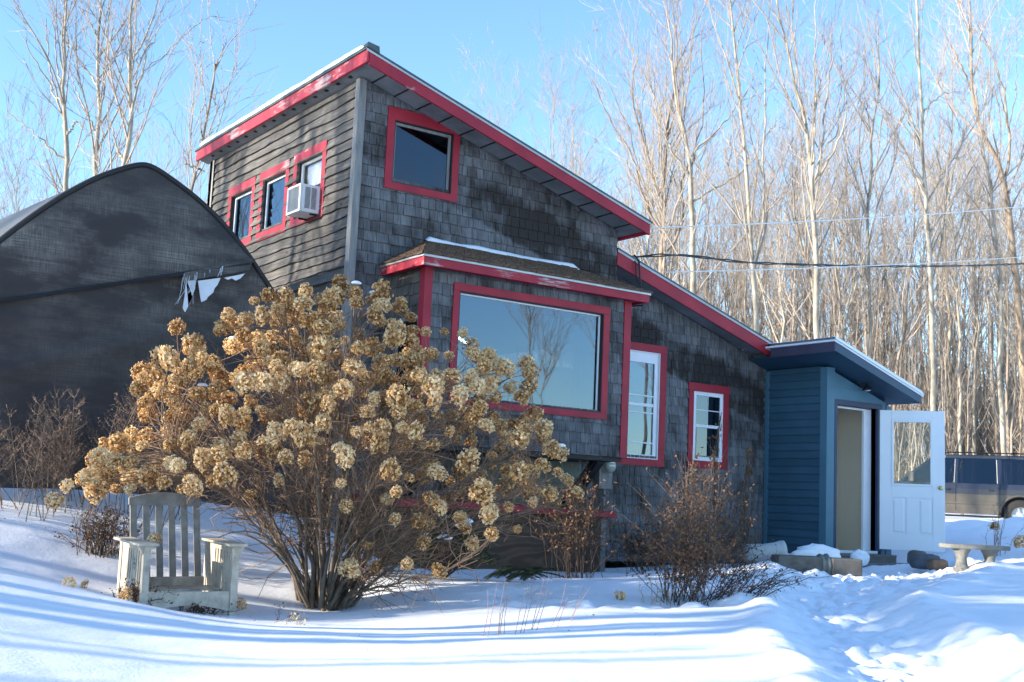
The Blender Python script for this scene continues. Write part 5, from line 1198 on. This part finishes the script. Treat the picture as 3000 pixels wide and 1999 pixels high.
wl_ += [(-3.5, -.85, 1.0, (.12, 0), 'brownish weed in front of its neighbours before the tunnel'), (-2.5, -.95, 1.0, (.18, 0), 'thick brown weed tangle just left of the hydrangea'), (-4.4, -.7, .6, (.2, 0), 'low curled weed at the left picture edge'), (-3.15, -.3, 1.05, (-.1, 0), 'fine weed closest to the tunnel cloth')]
for i, (x, y, h, ln, lb) in enumerate(wl_): feather(x, y, h, ln, 40 + i, lb, 8 if i else 6)
rs = np.random.RandomState(60)
for i, (x, y) in enumerate([(-1.68, -5.85), (-1.52, -5.72), (-1.38, -5.80), (-1.22, -5.68), (-.95, -5.60), (-.70, -5.50)]):
    root = empty('grass_stalks', (x, y, gz(x, y) - .02), 0, ['leftmost thin reddish stalks standing in the sunny snow', 'second tuft of reddish stalks from the left', 'third tuft of bare reddish stalks, the tallest', 'fourth tuft of slanting bare stalks', 'fifth tuft of stalks leaning to the right', 'last lone bare stalks leaning towards the footprints'][i], 'grass', 'bare stalks poking out of the snow'); t = Tubes()
    for _ in range(3 if i < 4 else 2): b = rs.normal(0, .03, 3); b[2] = 0; h = rs.uniform(.25, .50) * (1 if i < 4 else .75); ln = (.05 + i * .06) * h * 1.3; t.add([b, b + [ln * .5, rs.normal(0, .02), h * .5], b + [ln * 1.2, rs.normal(0, .03), h]], [.0032, .0026, .0016], 4, rs.rand())
    t.flush(MB()).build('stalk', simple('reddish_stalk', (.34, .20, .16), .8, .3, 10) if i == 0 else bpy.data.materials['reddish_stalk'], root, smooth=True)
shrub('fallen_twig', 'pale forked twig lying on the snow below the chair', 'twig', -2.50, -4.35, .14, .30, 5, 22, 63, M_straw, M_straw, .03, (.15, .05), 0, .0035)
shrub('seed_stalk', 'tiny dark seedling stalks right of the chair', 'plant', -2.25, -3.75, .16, .08, 5, 20, 64, zlo=0, leafs=.02, rad=.0025)
shrub('dry_grass', 'curling straw-coloured blades beside the brown bush', 'grass', 1.05, -4.45, .42, .25, 10, 0, 65, M_straw, rad=.004, sub=0, bend=.55)
# scattered bits of bark, petals and leaves on the crust
lt = MB(); rs = np.random.RandomState(90)
for _ in range(420):
    c = [(-1.4, -3.6), (-2.9, -3.3), (1.4, -4.6), (.6, -2.9), (-1.2, -5.6), (3.5, -3.0), (-3.2, -2.0)][rs.randint(7)]; x, y = c[0] + rs.normal(0, .75), c[1] + rs.normal(0, .5)
    if x > 0 and y > -.8: continue
    p = np.array([x, y, gz(x, y) + .006]); a = rs.uniform(0, 6.3); L = rs.uniform(.006, .022) * (2.5 if rs.rand() < .08 else 1); d = np.array([math.cos(a), math.sin(a), rs.uniform(-.1, .5)]) * L; e = np.array([-math.sin(a), math.cos(a), .1]) * L * rs.uniform(.1, .45)
    lt.add([p, p + d * .5 + e, p + d, p + d * .5 - e], [(0, 1, 2, 3)], rs.rand())
tag(lt.build('leaf_litter', M_rustleaf), 'small brown petals and bark bits scattered on the snow crust', 'litter', kind='stuff')
# low evergreen with snow on it
ev = empty('juniper', (.15, -2.25, gz(.15, -2.25) - .02), 0, 'low dark evergreen with clots of snow beneath the hydrangea', 'evergreen shrub'); t = Tubes(); nd = MB(); rs = np.random.RandomState(70)
for _ in range(120):
    an = rs.uniform(0, 2 * PI); r = rs.uniform(.1, .62); hh = .85 * (1 - (r / .75) ** 1.5) * rs.uniform(.4, 1) + .02; e = np.array([r * math.cos(an), r * math.sin(an), hh]); q = np.array([(0, 0, .02), e * .5 + [0, 0, .10 + hh * .15], e]); t.add(q, [.008, .005, .002], 4)
    for _ in range(42):
        u = rs.uniform(.35, 1.05); p = q[1] * (1 - u) + q[2] * u + rs.normal(0, .025, 3); d = (q[2] - q[1]) / np.linalg.norm(q[2] - q[1]) + rs.normal(0, .5, 3); d /= np.linalg.norm(d); e2 = np.cross(d, rs.normal(0, 1, 3)); e2 /= np.linalg.norm(e2); s = rs.uniform(.03, .06); nd.add([p, p + d * s * .5 + e2 * .006, p + d * s, p + d * s * .5 - e2 * .006], [(0, 1, 2, 3)], rs.rand())
t.flush(MB()).build('branches', M_deadstem, ev); nd.build('needles', M_needle, ev)
sc_ = MB()
for _ in range(13):
    an = rs.uniform(0, 2 * PI); r = rs.uniform(.1, .5); hh = .80 * (1 - (r / .75) ** 1.5) * .9; capgeo(sc_, Matrix.Translation((r * math.cos(an), r * math.sin(an), hh)) @ Matrix.Scale(rs.uniform(.8, 1.9), 4))
sc_.build('snow_cap', M_snow, ev, smooth=True)
# evergreen fronds lying on the snow
fr2 = empty('evergreen_fronds', (.55, -2.75, gz(.55, -2.75)), 0, 'flat dark evergreen fronds lying on the snow right of the juniper', 'branch'); t = Tubes(); nd = MB()
for k in range(12):
    an = rs.uniform(-.9, .5); L = rs.uniform(.3, .6); b = rs.normal(0, .1, 3) * [1, 1, .2] + [0, 0, .05]; e = b + [L * math.cos(an), L * math.sin(an), rs.uniform(-.02, .08)]; q = np.array([b, (b + e) / 2 + [0, 0, .05], e]); t.add(q, [.005, .004, .002], 4)
    for i in range(60):
        u = i / 60; p = b * (1 - u) + e * u + [0, 0, .05 * 4 * u * (1 - u)]; s = 1 if i % 2 else -1; d = np.array([math.cos(an + s * 1.0), math.sin(an + s * 1.0), -.25]); nd.add([p, p + d * .03 + [0, 0, .006], p + d * .06, p + d * .03 - [0, 0, .006]], [(0, 1, 2, 3)], rs.rand())
t.flush(MB()).build('branches', M_deadstem, fr2); nd.build('needles', M_needle, fr2)
# bare hydrangea twigs behind the open door
tw2 = shrub('bare_shrub', 'few bare stems with one drooping brown flower head by the concrete bench', 'shrub', 8.7, -2.9, .85, .40, 11, 0, 66, M_stem, rad=.005, sub=2)
o = bpy.data.objects.new('flower_head', hm[1]); COL.objects.link(o); o.parent = tw2; o.location = (-.05, -.35, .22); o.scale = (1.1, 1.1, .9)
o = bpy.data.objects.new('flower_head', hm[4]); COL.objects.link(o); o.parent = tw2; o.location = (.25, .25, .42)

# ---------------------------------------------------------------- bare trees
def grow(seed, limbs=None, H=13, r0=.13, nlimb=12, ang=(18, 38), fork=.35, detail=1.0, sides0=8, lift=.10):
    """returns trunk mesh and crown mesh; limbs: drawn polylines (lateral, z) at one tree, else random"""
    rs = np.random.RandomState(seed); tr = Tubes(); cr = Tubes()
    def side(P, R, lvl, maxlvl, dens, lo=.15):
        n = len(P); segs = np.linalg.norm(np.diff(P, axis=0), axis=1); L = segs.sum(); nb = max(1, int(dens * L * detail)); cum = np.concatenate([[0], np.cumsum(segs)]) / L
        for _ in range(nb):
            u = lo + (1 - lo) * rs.rand(); p = np.array([np.interp(u, cum, P[:, i]) for i in range(3)]); r = float(np.interp(u, cum, R)); k = min(n - 2, int(np.searchsorted(cum, u)) - 1); k = max(0, k); d = P[k + 1] - P[k]; d /= np.linalg.norm(d) + 1e-9
            a = math.radians(rs.uniform(*ang)); e = np.cross(d, rs.normal(0, 1, 3)); e /= np.linalg.norm(e) + 1e-9; nd = d * math.cos(a) + e * math.sin(a); nd[2] += lift
            nl = L * (1.0 - .55 * u) * rs.uniform(.28, .58) if lvl < 2 else rs.uniform(.35, 1.1) * (1.25 - .5 * u); nl = min(nl, 5.0)
            m = {1: 8, 2: 5, 3: 4}.get(lvl, 3); q = [p]; dd = nd / np.linalg.norm(nd); br = max(.005, min(r * .6, .005 + nl * .0050))
            for i in range(m): dd = dd + rs.normal(0, .10, 3) + np.array([0, 0, .055]); dd /= np.linalg.norm(dd); q.append(q[-1] + dd * nl / m)
            q = np.array(q); rr = np.linspace(br, .004 if lvl < 3 else .0025, m + 1); cr.add(q, rr, {1: 6, 2: 4}.get(lvl, 3), rs.rand())
            if lvl < maxlvl: side(q, rr, lvl + 1, maxlvl, {1: 2.6, 2: 3.0}.get(lvl, 3), .2)
    if limbs is None:
        n = 14; zs = np.linspace(-.3, H, n); dx = np.cumsum(rs.normal(0, .10, n)); dy = np.cumsum(rs.normal(0, .10, n)); P = np.stack([dx - dx[0], dy - dy[0], zs], -1); R = r0 * (1 - .93 * np.linspace(0, 1, n) ** .9); tr.add(P, R, sides0, rs.rand())
        side(P, R, 1, 3, nlimb / H / (1 - fork), fork)
        for _ in range(rs.randint(0, 3)):      # co-dominant stems
            u = rs.uniform(fork * .8, .6); k = int(u * n); q = [P[k]]; an = rs.uniform(0, 6.3); dd = np.array([math.cos(an) * .45, math.sin(an) * .45, 1.0]); m = 9; L = H * (1 - u) * .95
            for i in range(m): dd = dd * [.88, .88, 1] + rs.normal(0, .06, 3); dd /= np.linalg.norm(dd); q.append(q[-1] + dd * L / m)
            q = np.array(q); rr = np.linspace(R[k] * .75, .01, m + 1); tr.add(q, rr, 6, rs.rand()); side(q, rr, 1, 3, nlimb / H * 1.2, .15)
    else:
        for li, Lm in enumerate(limbs):
            Lm = np.array(Lm, float); y = np.cumsum(rs.normal(0, .12, len(Lm))) * (1 if li else .3); y -= y[0]
            P = np.stack([Lm[:, 0], y, Lm[:, 1]], -1)
            if li == 0:
                P = np.concatenate([[[P[0, 0] + .05, 0, -.3]], [[P[0, 0] + .02, 0, P[0, 2] * .5]], P]); R = np.linspace(r0, .02, len(P)); T0 = P
            else:
                # start on the nearest point of the trunk
                k = np.argmin(np.hypot(ALL[:, 0] - P[0, 0], ALL[:, 2] - P[0, 2])); P[:, 1] += ALL[k, 1]; rr0 = ALLR[k]; P[0] = ALL[k]; R = np.linspace(min(rr0 * .58, .075), .007, len(P))
            # resample smooth
            cum = np.concatenate([[0], np.cumsum(np.linalg.norm(np.diff(P, axis=0), axis=1))]); u = np.linspace(0, cum[-1], 22); Q = np.stack([np.interp(u, cum, P[:, i]) for i in range(3)], -1); Q[1:-1] = (Q[:-2] + Q[1:-1] * 2 + Q[2:]) / 4; Q[2:-1] += rs.normal(0, .018, (19, 3)); RR = np.interp(u, cum, R)
            tr.add(Q, RR, 8, rs.rand())
            ALL = Q if li == 0 else np.concatenate([ALL, Q]); ALLR = RR if li == 0 else np.concatenate([ALLR, RR])
            side(Q, RR, 1, 3, .95 if li else 1.1, .42 if li == 0 else .12)
    return tr.flush(MB()), cr.flush(MB())
KEY = [
    ('K1', (15.90, 12.40), [[(0.0, 7.01), (-0.03, 8.38), (0.06, 9.37), (-0.03, 10.02), (0.01, 11.12), (0.12, 12.33), (0.29, 13.33), (0.18, 14.64)], [(-0.05, 8.21), (-0.33, 8.86), (-0.71, 9.83), (-0.92, 10.75), (-1.57, 11.66), (-2.11, 12.67), (-2.48, 13.48)], [(0.05, 9.48), (-0.34, 10.28), (-0.67, 11.42), (-0.92, 12.07), (-1.02, 12.94), (-0.84, 13.94), (-0.99, 14.7)], [(-0.0, 7.61), (0.36, 8.18), (0.68, 9.07), (0.5, 10.05), (0.84, 10.94), (1.13, 11.94), (1.13, 13.2), (0.97, 14.18), (1.1, 15.01)], [(-0.34, 8.91), (-0.67, 10.11), (-1.0, 11.41), (-1.55, 12.59), (-1.93, 13.5)]]),
    ('K2', (15.35, 10.48), [[(0.0, 6.11), (-0.07, 7.76), (-0.11, 8.84), (-0.19, 10.02), (-0.31, 10.84), (-0.54, 11.45), (-0.74, 12.42), (-0.74, 13.51), (-0.87, 14.12)], [(-0.06, 8.84), (0.54, 9.38), (1.15, 9.72), (1.54, 10.15), (1.78, 10.68), (2.02, 11.15)], [(-0.12, 9.51), (-0.03, 10.44), (0.37, 10.77), (0.77, 11.25), (1.01, 11.62), (1.45, 12.26), (1.67, 13.1)], [(-0.2, 9.61), (-0.7, 10.31), (-1.16, 11.22), (-1.4, 12.03)]]),
    ('K3', (16.07, 8.86), [[(0.0, 5.51), (-0.05, 6.81), (-0.18, 7.81), (-0.37, 9.8), (-0.53, 10.99), (-0.71, 12.78), (-0.85, 13.78), (-0.91, 14.52)], [(-0.03, 6.81), (0.09, 8.07), (0.08, 9.82), (0.1, 11.02), (0.12, 12.32), (0.17, 13.52), (0.18, 14.32)], [(0.1, 8.22), (0.43, 8.73), (0.81, 9.35)], [(-0.42, 9.85), (-0.85, 10.28), (-1.12, 10.76)], [(0.06, 10.32), (0.39, 10.83), (0.46, 11.58)]]),
    ('K4', (16.61, 7.31), [[(0.0, 5.23), (-0.12, 8.13), (-0.16, 8.85), (-0.26, 9.82), (-0.31, 10.44), (-0.54, 11.11), (-0.89, 12.45), (-1.06, 13.41), (-1.21, 14.13)], [(-0.16, 9.1), (-0.17, 9.68), (-0.19, 11.13), (-0.18, 12.48), (-0.2, 13.45), (-0.19, 14.18)], [(-0.1, 8.95), (0.06, 9.83), (0.1, 11.04), (0.24, 12.26), (0.24, 13.47)], [(-0.05, 9.0), (0.3, 9.79), (0.61, 10.58), (0.62, 11.55), (0.88, 12.29)], [(-0.26, 9.33), (-0.52, 9.76), (-1.04, 10.41), (-1.5, 10.83)], [(0.01, 9.78), (0.43, 10.38), (0.61, 11.74), (0.5, 13.0), (0.63, 13.49)]]),
    ('K5', (21.48, 7.55), [[(0.0, 5.83), (-0.13, 9.01), (-0.27, 10.34), (-0.31, 12.2), (-0.38, 13.79), (-0.4, 14.86), (-0.41, 15.65)], [(-0.25, 9.91), (-0.85, 10.69), (-1.31, 11.36)], [(-0.28, 11.14), (-0.69, 11.86), (-1.22, 12.9), (-1.42, 13.75)], [(-0.3, 12.36), (0.24, 12.6), (0.98, 12.79)], [(-0.17, 9.92), (0.06, 10.73), (0.45, 11.44)]]),
    ('K6', (22.51, 10.45), [[(0.0, 6.21), (-0.11, 9.98), (-0.0, 11.44), (-0.03, 12.6), (0.28, 13.66), (0.26, 14.64), (0.18, 15.8)], [(-0.03, 12.48), (-0.14, 13.75), (-0.17, 15.2)], [(-0.08, 9.98), (-0.47, 10.84), (-0.64, 11.99)]]),
    ('K7', (28.99, 9.62), [[(0.0, 6.58), (-0.19, 8.77), (-0.36, 10.34), (-0.43, 11.9), (-0.79, 12.71), (-1.34, 13.63), (-1.56, 14.37), (-1.67, 15.44), (-1.55, 16.26), (-1.64, 17.51), (-1.62, 18.46)], [(-1.63, 15.31), (-2.09, 16.36), (-2.45, 17.1), (-2.61, 17.85)], [(-0.37, 11.91), (-0.27, 13.17), (-0.37, 14.74), (-0.6, 15.67), (-0.96, 16.6), (-1.32, 17.53)], [(-0.35, 13.48), (-0.62, 14.6), (-0.86, 15.66), (-0.98, 16.91)], [(-0.3, 13.8), (-0.01, 15.07), (0.05, 16.64)]]),
    ('K8', (20.47, 10.66), [[(0.0, 5.99), (-0.32, 7.95), (-0.67, 8.9), (-0.82, 9.62), (-0.74, 10.36), (-0.74, 10.93)], [(-0.82, 9.62), (-0.92, 10.47), (-0.91, 10.92)]]),
    ('K9', (26.43, 10.15), [[(0.0, 6.64), (-0.17, 9.7), (-0.36, 11.22), (-0.62, 12.13), (-0.83, 12.74)], [(-0.33, 11.16), (0.01, 11.79), (0.28, 12.79)], [(-0.15, 10.01), (0.37, 10.64), (0.77, 11.58)]]),
    ('L1', (-0.30, 12.64), [[(0.0, 6.06), (-0.08, 7.26), (-0.14, 7.93), (-0.24, 8.33), (-0.32, 8.87), (-0.37, 9.54), (-0.44, 10.34), (-0.48, 10.61), (-0.51, 11.01)], [(-0.32, 8.87), (-0.53, 9.31), (-0.63, 9.79), (-0.66, 10.2), (-0.7, 10.73)], [(-0.25, 8.39), (-0.54, 8.94), (-0.76, 9.71), (-0.92, 10.24), (-1.02, 10.64)], [(-0.14, 7.99), (-0.38, 8.52), (-0.71, 9.09), (-1.14, 9.69), (-1.44, 10.24)], [(-0.06, 7.18), (-0.34, 7.52), (-0.68, 7.8), (-1.46, 8.39)], [(-0.12, 7.8), (0.07, 8.21), (0.29, 7.95)]]),
    ('L2', (0.42, 13.33), [[(0.0, 6.3), (-0.04, 7.25), (-0.06, 7.83), (-0.04, 8.53), (-0.11, 9.23), (-0.18, 9.93), (-0.24, 10.62), (-0.24, 11.04), (-0.25, 11.46)], [(-0.01, 8.62), (0.06, 9.1), (0.07, 9.66), (0.07, 10.08), (0.16, 10.5), (0.2, 10.89)], [(-0.14, 9.14), (-0.39, 9.64), (-0.63, 9.93), (-0.96, 10.45), (-1.12, 11.0)], [(-0.24, 10.59), (-0.44, 10.78), (-0.62, 11.03)], [(0.07, 10.08), (-0.06, 10.49), (-0.11, 10.8), (0.05, 11.0)], [(-0.11, 8.45), (-0.5, 8.96), (-0.72, 9.34), (-0.94, 9.81)]]),
    ('L3', (0.31, 11.03), [[(0.0, 5.89), (-0.01, 6.95), (0.11, 7.57), (0.11, 8.29), (-0.04, 8.73), (-0.05, 9.37), (-0.08, 9.76), (-0.07, 10.28), (-0.07, 10.58)], [(0.11, 8.29), (0.22, 8.53), (0.34, 8.95), (0.39, 9.34), (0.43, 9.57), (0.5, 9.84), (0.53, 10.3)], [(0.34, 8.95), (0.7, 9.3), (1.13, 9.79), (1.43, 10.06), (1.76, 10.2)], [(0.39, 9.34), (0.27, 9.72), (0.27, 10.29)], [(-0.04, 8.73), (-0.08, 9.29), (-0.24, 9.54), (-0.34, 9.9)], [(0.7, 9.3), (1.14, 9.5), (1.44, 9.7)], [(-0.01, 6.95), (-0.23, 7.51), (-0.44, 8.12)], [(0.16, 8.48), (0.22, 9.07), (0.2, 9.51), (0.12, 10.03)]]),
    ('L4', (1.17, 9.29), [[(0.0, 5.49), (-0.01, 6.35), (0.06, 6.88), (0.16, 7.27), (0.19, 7.72), (0.21, 8.22), (0.24, 8.89)], [(0.15, 7.32), (0.09, 7.72), (0.11, 8.11)], [(0.2, 7.77), (0.33, 8.02), (0.41, 8.3)], [(0.25, 8.71), (0.34, 8.91)], [(0.05, 6.65), (-0.09, 6.82), (-0.14, 6.96)], [(0.04, 6.63), (0.19, 6.76)], [(0.31, 7.36), (0.33, 7.55)]]),
]
KL = {'K1': ('many-stemmed maple rising behind the low roof', .17, M_bark2), 'K2': ('straight pale trunk with one long limb reaching right, behind the low roof', .18, M_bark), 'K3': ('tall slim tree forking in two above the overhead cables', .15, M_bark), 'K4': ('pale mottled tree splitting into a fan of limbs above the shed', .16, M_bark),
      'K5': ('straight whitish trunk standing over the open door', .16, M_bark), 'K6': ('slender tree with a light trunk between the fan-shaped and the straight one', .11, M_bark), 'K7': ('large crooked tree cut by the right edge of the picture', .27, M_bark2), 'K8': ('dark crooked short tree left of the fan-shaped tree', .10, M_bark2), 'K9': ('small pale leaning tree before the crooked one at the right', .10, M_bark),
      'L1': ('pale many-limbed tree at the far left behind the tunnel', .12, M_bark), 'L2': ('greyish upright tree behind the tunnel, middle of three', .125, M_bark), 'L3': ('pale tree with a bent trunk and wide fork right of the tunnel peak', .13, M_bark), 'L4': ('thin sapling standing alone against the sky beside the tall eave', .055, M_bark2)}
for nm, (bx_, by_), limbs in KEY:
    lb, r0, mb_ = KL[nm]; z = gz(bx_, by_); limbs = [[(a, b - z) for a, b in L] for L in limbs]
    t, c = grow(sum(map(ord, nm)) * 7, limbs, r0=r0 * (.54 if nm[0] == 'K' else .56), detail=1.15)
    root = empty('bare_tree', (bx_, by_, z), -0.606, lb, 'tree'); t.build('trunk', mb_, root, smooth=True); c.build('crown', M_twig, root)
VAR = []
for i, (H, r0, nl, fk) in enumerate([(13.5, .095, 22, .40), (12, .07, 18, .5), (15, .115, 23, .38), (11, .06, 17, .45), (14, .09, 18, .55), (12.5, .08, 22, .35), (9.5, .055, 16, .3), (13, .10, 20, .5)]):
    t, c = grow(500 + i, None, H, r0 * .85, nl, (20, 42), fk, .8)
    VAR.append((t, c))
VM = []
for i, (t, c) in enumerate(VAR):
    a = t.build('trunk', M_bark if i % 3 else M_bark2, None, smooth=True); b = c.build('crown', M_twig, None); VM.append((a.data, b.data)); bpy.data.objects.remove(a); bpy.data.objects.remove(b)
CP = np.array([-6.408, -12.869])
def plant(k, x, y, s, rot, label, group, zoff=0):
    r = empty('bare_tree', (x, y, gz(x, y) + zoff), rot, label, 'tree', group); r.scale = (s, s, s)
    for nm, d in (('trunk', VM[k][0]), ('crown', VM[k][1])):
        o = bpy.data.objects.new(nm, d); COL.objects.link(o); o.parent = r
rs = random.Random(21)
ordn = lambda i: f"{i + 1}{'th' if 10 <= (i + 1) % 100 <= 20 else {1: 'st', 2: 'nd', 3: 'rd'}.get((i + 1) % 10, 'th')}"
# wood on the right: rows further and further away
cnt = 0
for row, (dist, n, s0, nm) in enumerate([(40, 9, .98, 'front row of the wood'), (46, 18, 1.0, 'second row of the wood'), (53, 30, 1.0, 'third row of the wood'), (61, 34, 1.05, 'back row of the wood')]):
    for i in range(n):
        f = (i + rs.uniform(-.35, .35)) / (n - 1); yaw = math.radians(31.5 + f * 29.5); d = dist + rs.uniform(-3, 3); k = rs.randrange(8); s = s0 * rs.uniform(.86, 1.10) * (.80 + .22 * min(1, f * 5))
        x, y = CP + d * np.array([math.sin(yaw), math.cos(yaw)]); where = 'over the tall roof' if f < .16 else 'over the low roof' if f < .45 else 'over the blue shed' if f < .70 else 'over the open door' if f < .86 else 'over the parked wagon'
        plant(k, x, y, s, rs.uniform(0, 6.28), f'{ordn(i)} tree from left in {nm}, {where}', 'trees of the wood right of the house')
for row, (dist, n, s0, nm) in enumerate([(34, 8, .62, 'near row behind the tunnel'), (42, 13, .70, 'far row behind the tunnel')]):
    for i in range(n):
        f = (i + rs.uniform(-.35, .35)) / (n - 1); yaw = math.radians(8.5 + f * 11.0); d = dist + rs.uniform(-3, 3); s = s0 * rs.uniform(.85, 1.12)
        x, y = CP + d * np.array([math.sin(yaw), math.cos(yaw)]); plant(rs.randrange(8), x, y, s, rs.uniform(0, 6.28), f'{ordn(i)} small bare tree from the left in the {nm}', 'small trees behind the tunnel')
# trees beside and behind the viewpoint: they throw the long shadows and stand in the window panes
SHADOW = [(-15, -1.5, 1.0, 0), (-21, 1.5, 1.05, 4), (-24, -3.0, 1.0, 5), (-19, 5.5, 1.0, 1), (-28, .5, 1.1, 2), (-31, -1.0, 1.1, 0), (-33, 4.5, 1.1, 3), (-23, 8.5, 1.0, 6), (-36, -6.5, 1.1, 4), (-16, 9.5, .95, 5), (-30, 9.0, 1.05, 7), (-38, 2.0, 1.2, 2), (-20.5, -1.2, .9, 3), (-27, 3.2, 1.0, 1), (-13.5, 4.2, 1.0, 0), (-15.5, 6.2, 1.0, 2), (-14.5, 8.0, 1.05, 4), (-18, 3.4, 1.1, 7), (-22, 6.5, 1.2, 2), (-25, 10.5, 1.2, 0), (-23, -9.5, 1.0, 0)]
for i, (x, y, s, k) in enumerate(SHADOW): plant(k, x, y, s, i * 1.3, 'bare tree of the sunny wood edge left of the yard', 'trees left of the yard')
for i, (x, y, s, k) in enumerate([(14.3, -10.3, .8, 0), (30, -33, 1.1, 1), (24, -40, 1.1, 4), (35, -27, 1.1, 0), (12, -30, 1, 6), (33, -20, 1, 5), (40, -38, 1.2, 2), (20, -38, 1, 7), (33, -44, 1.1, 2), (36, -34, 1, 4), (42, -30, 1.1, 6), (45, -44, 1.2, 0), (38, -50, 1.2, 1), (30, -52, 1.2, 7), (48, -36, 1.2, 3), (16, -42, 1.1, 4), (23, -47, 1.1, 6)]): plant(k, x, y, s, i * 2.1, 'bare tree standing across the yard, mirrored in the window panes', 'trees mirrored in the windows')
def shade_pine(x, y, h, z0, r, seed, label):  # unseen conifers added off-frame, crowns raised so only the yard is shaded
    rs = np.random.RandomState(seed); z = gz(x, y); root = empty('shade_pine_tree', (x, y, z), 0, label, 'tree', 'added shade pines left of the yard'); t = Tubes(); nd = MB(); t.add([(0, 0, -.2), (.05, 0, h * .5), (0, .05, h)], [.16, .11, .02], 8); V = []
    for _ in range(90):
        zz = rs.uniform(z0, h); rr = r * (1.05 - (zz - z0) / (h - z0)) ** .7 * rs.uniform(.5, 1); an = rs.uniform(0, 6.3); e = np.array([rr * math.cos(an), rr * math.sin(an), zz + rs.uniform(-.1, .3)]); t.add([(0, 0, zz - .1), e * .5 + [0, 0, zz * .5], e], [.03, .018, .008], 4)
        u = rs.uniform(.25, 1.05, 75)[:, None]; p = np.array([0, 0, zz]) * (1 - u) + e * u + rs.normal(0, .10, (75, 3)); d = rs.normal(0, 1, (75, 3)) * .09; f = rs.normal(0, 1, (75, 3)) * .03; V.append(np.stack([p, p + d * .5 + f, p + d, p + d * .5 - f], 1).reshape(-1, 3))
    V = np.concatenate(V); nd.add(V, np.arange(len(V)).reshape(-1, 4)); t.flush(MB()).build('trunk', M_bark2, root, smooth=True); nd.build('crown', M_needle, root)
shade_pine(-16, -.9, 10.0, 4.1, 1.2, 1, 'tall unseen conifer added to shade the yard, nearest to it'); shade_pine(-18.2, -1.3, 10.5, 4.7, 1.1, 2, 'second unseen conifer added to shade the yard'); shade_pine(-20, -.4, 11.5, 5.0, 1.2, 3, 'third unseen conifer added to shade the yard'); shade_pine(-16.6, .75, 13.0, 5.8, 1.3, 4, 'unseen high-crowned conifer added to shade the yard'); shade_pine(-18.6, 2.1, 14.0, 6.6, 1.4, 5, 'tallest unseen high-crowned conifer added to shade the yard')
for i in range(15):
    x = -22 + i * 1.35 + rs.uniform(-.6, .6); y = rs.uniform(19, 34); plant(rs.randrange(8), x, y, rs.uniform(.8, 1.05), i * 1.7, 'bare tree behind the tunnel, mirrored in the upper side windows', 'trees mirrored in the side windows')
# the far, uncountable wood: saplings and twiggy mass
ft = Tubes(); rs2 = np.random.RandomState(77)
def thicket(n, ya, yb, da, db, ha, hb, nb):
    yaw = np.radians(rs2.uniform(ya, yb, n)); d = rs2.uniform(da, db, n); x = CP[0] + d * np.sin(yaw); y = CP[1] + d * np.cos(yaw); z = ground_z(x, y, False)
    for i in range(n):
        H = rs2.uniform(ha, hb) ; b = np.array([x[i], y[i], z[i] - .3]); lean = rs2.normal(0, .045, 2) * H; ts = np.linspace(0, 1, 6); q = b + np.stack([lean[0] * ts ** 1.5, lean[1] * ts ** 1.5, H * ts], -1); q[1:] += rs2.normal(0, .07, (5, 3)); r = .008 + H * .0055 * rs2.uniform(.6, 1.4); ft.add(q, r * (1 - .9 * ts), 5, rs2.rand())
        for _ in range(int(nb * H / 8)):
            u = rs2.uniform(.12, .97); p = np.array([np.interp(u, ts, q[:, k]) for k in range(3)]); an = rs2.uniform(0, 6.3); L = rs2.uniform(.5, 2.2) * (1.1 - .6 * u); sp = rs2.uniform(.25, .9); w = np.array([p, p + [math.cos(an) * L * .5 * sp, math.sin(an) * L * .5 * sp, L * .42], p + [math.cos(an) * L * sp * .9, math.sin(an) * L * sp * .9, L]]); ft.add(w, [r * .38 * (1.2 - u), r * .25 * (1.2 - u), .004], 3, rs2.rand())
            for _ in range(2): v = rs2.uniform(.3, 1); pp = w[0] * (1 - v) + w[2] * v; ft.add([pp, pp + rs2.normal(0, .28, 3) * L * .5 + [0, 0, L * .3]], [.007, .003], 3, rs2.rand())
thicket(820, 32, 61, 43, 85, 5, 13, 20)
thicket(700, 38, 61, 40, 75, 2.5, 8, 14)
thicket(170, 5, 20.5, 36, 58, 4, 8.5, 20)
tag(ft.flush(MB()).build('far_wood', M_twig), 'hazy mass of far bare saplings and twigs filling the wood', 'woodland', kind='stuff')
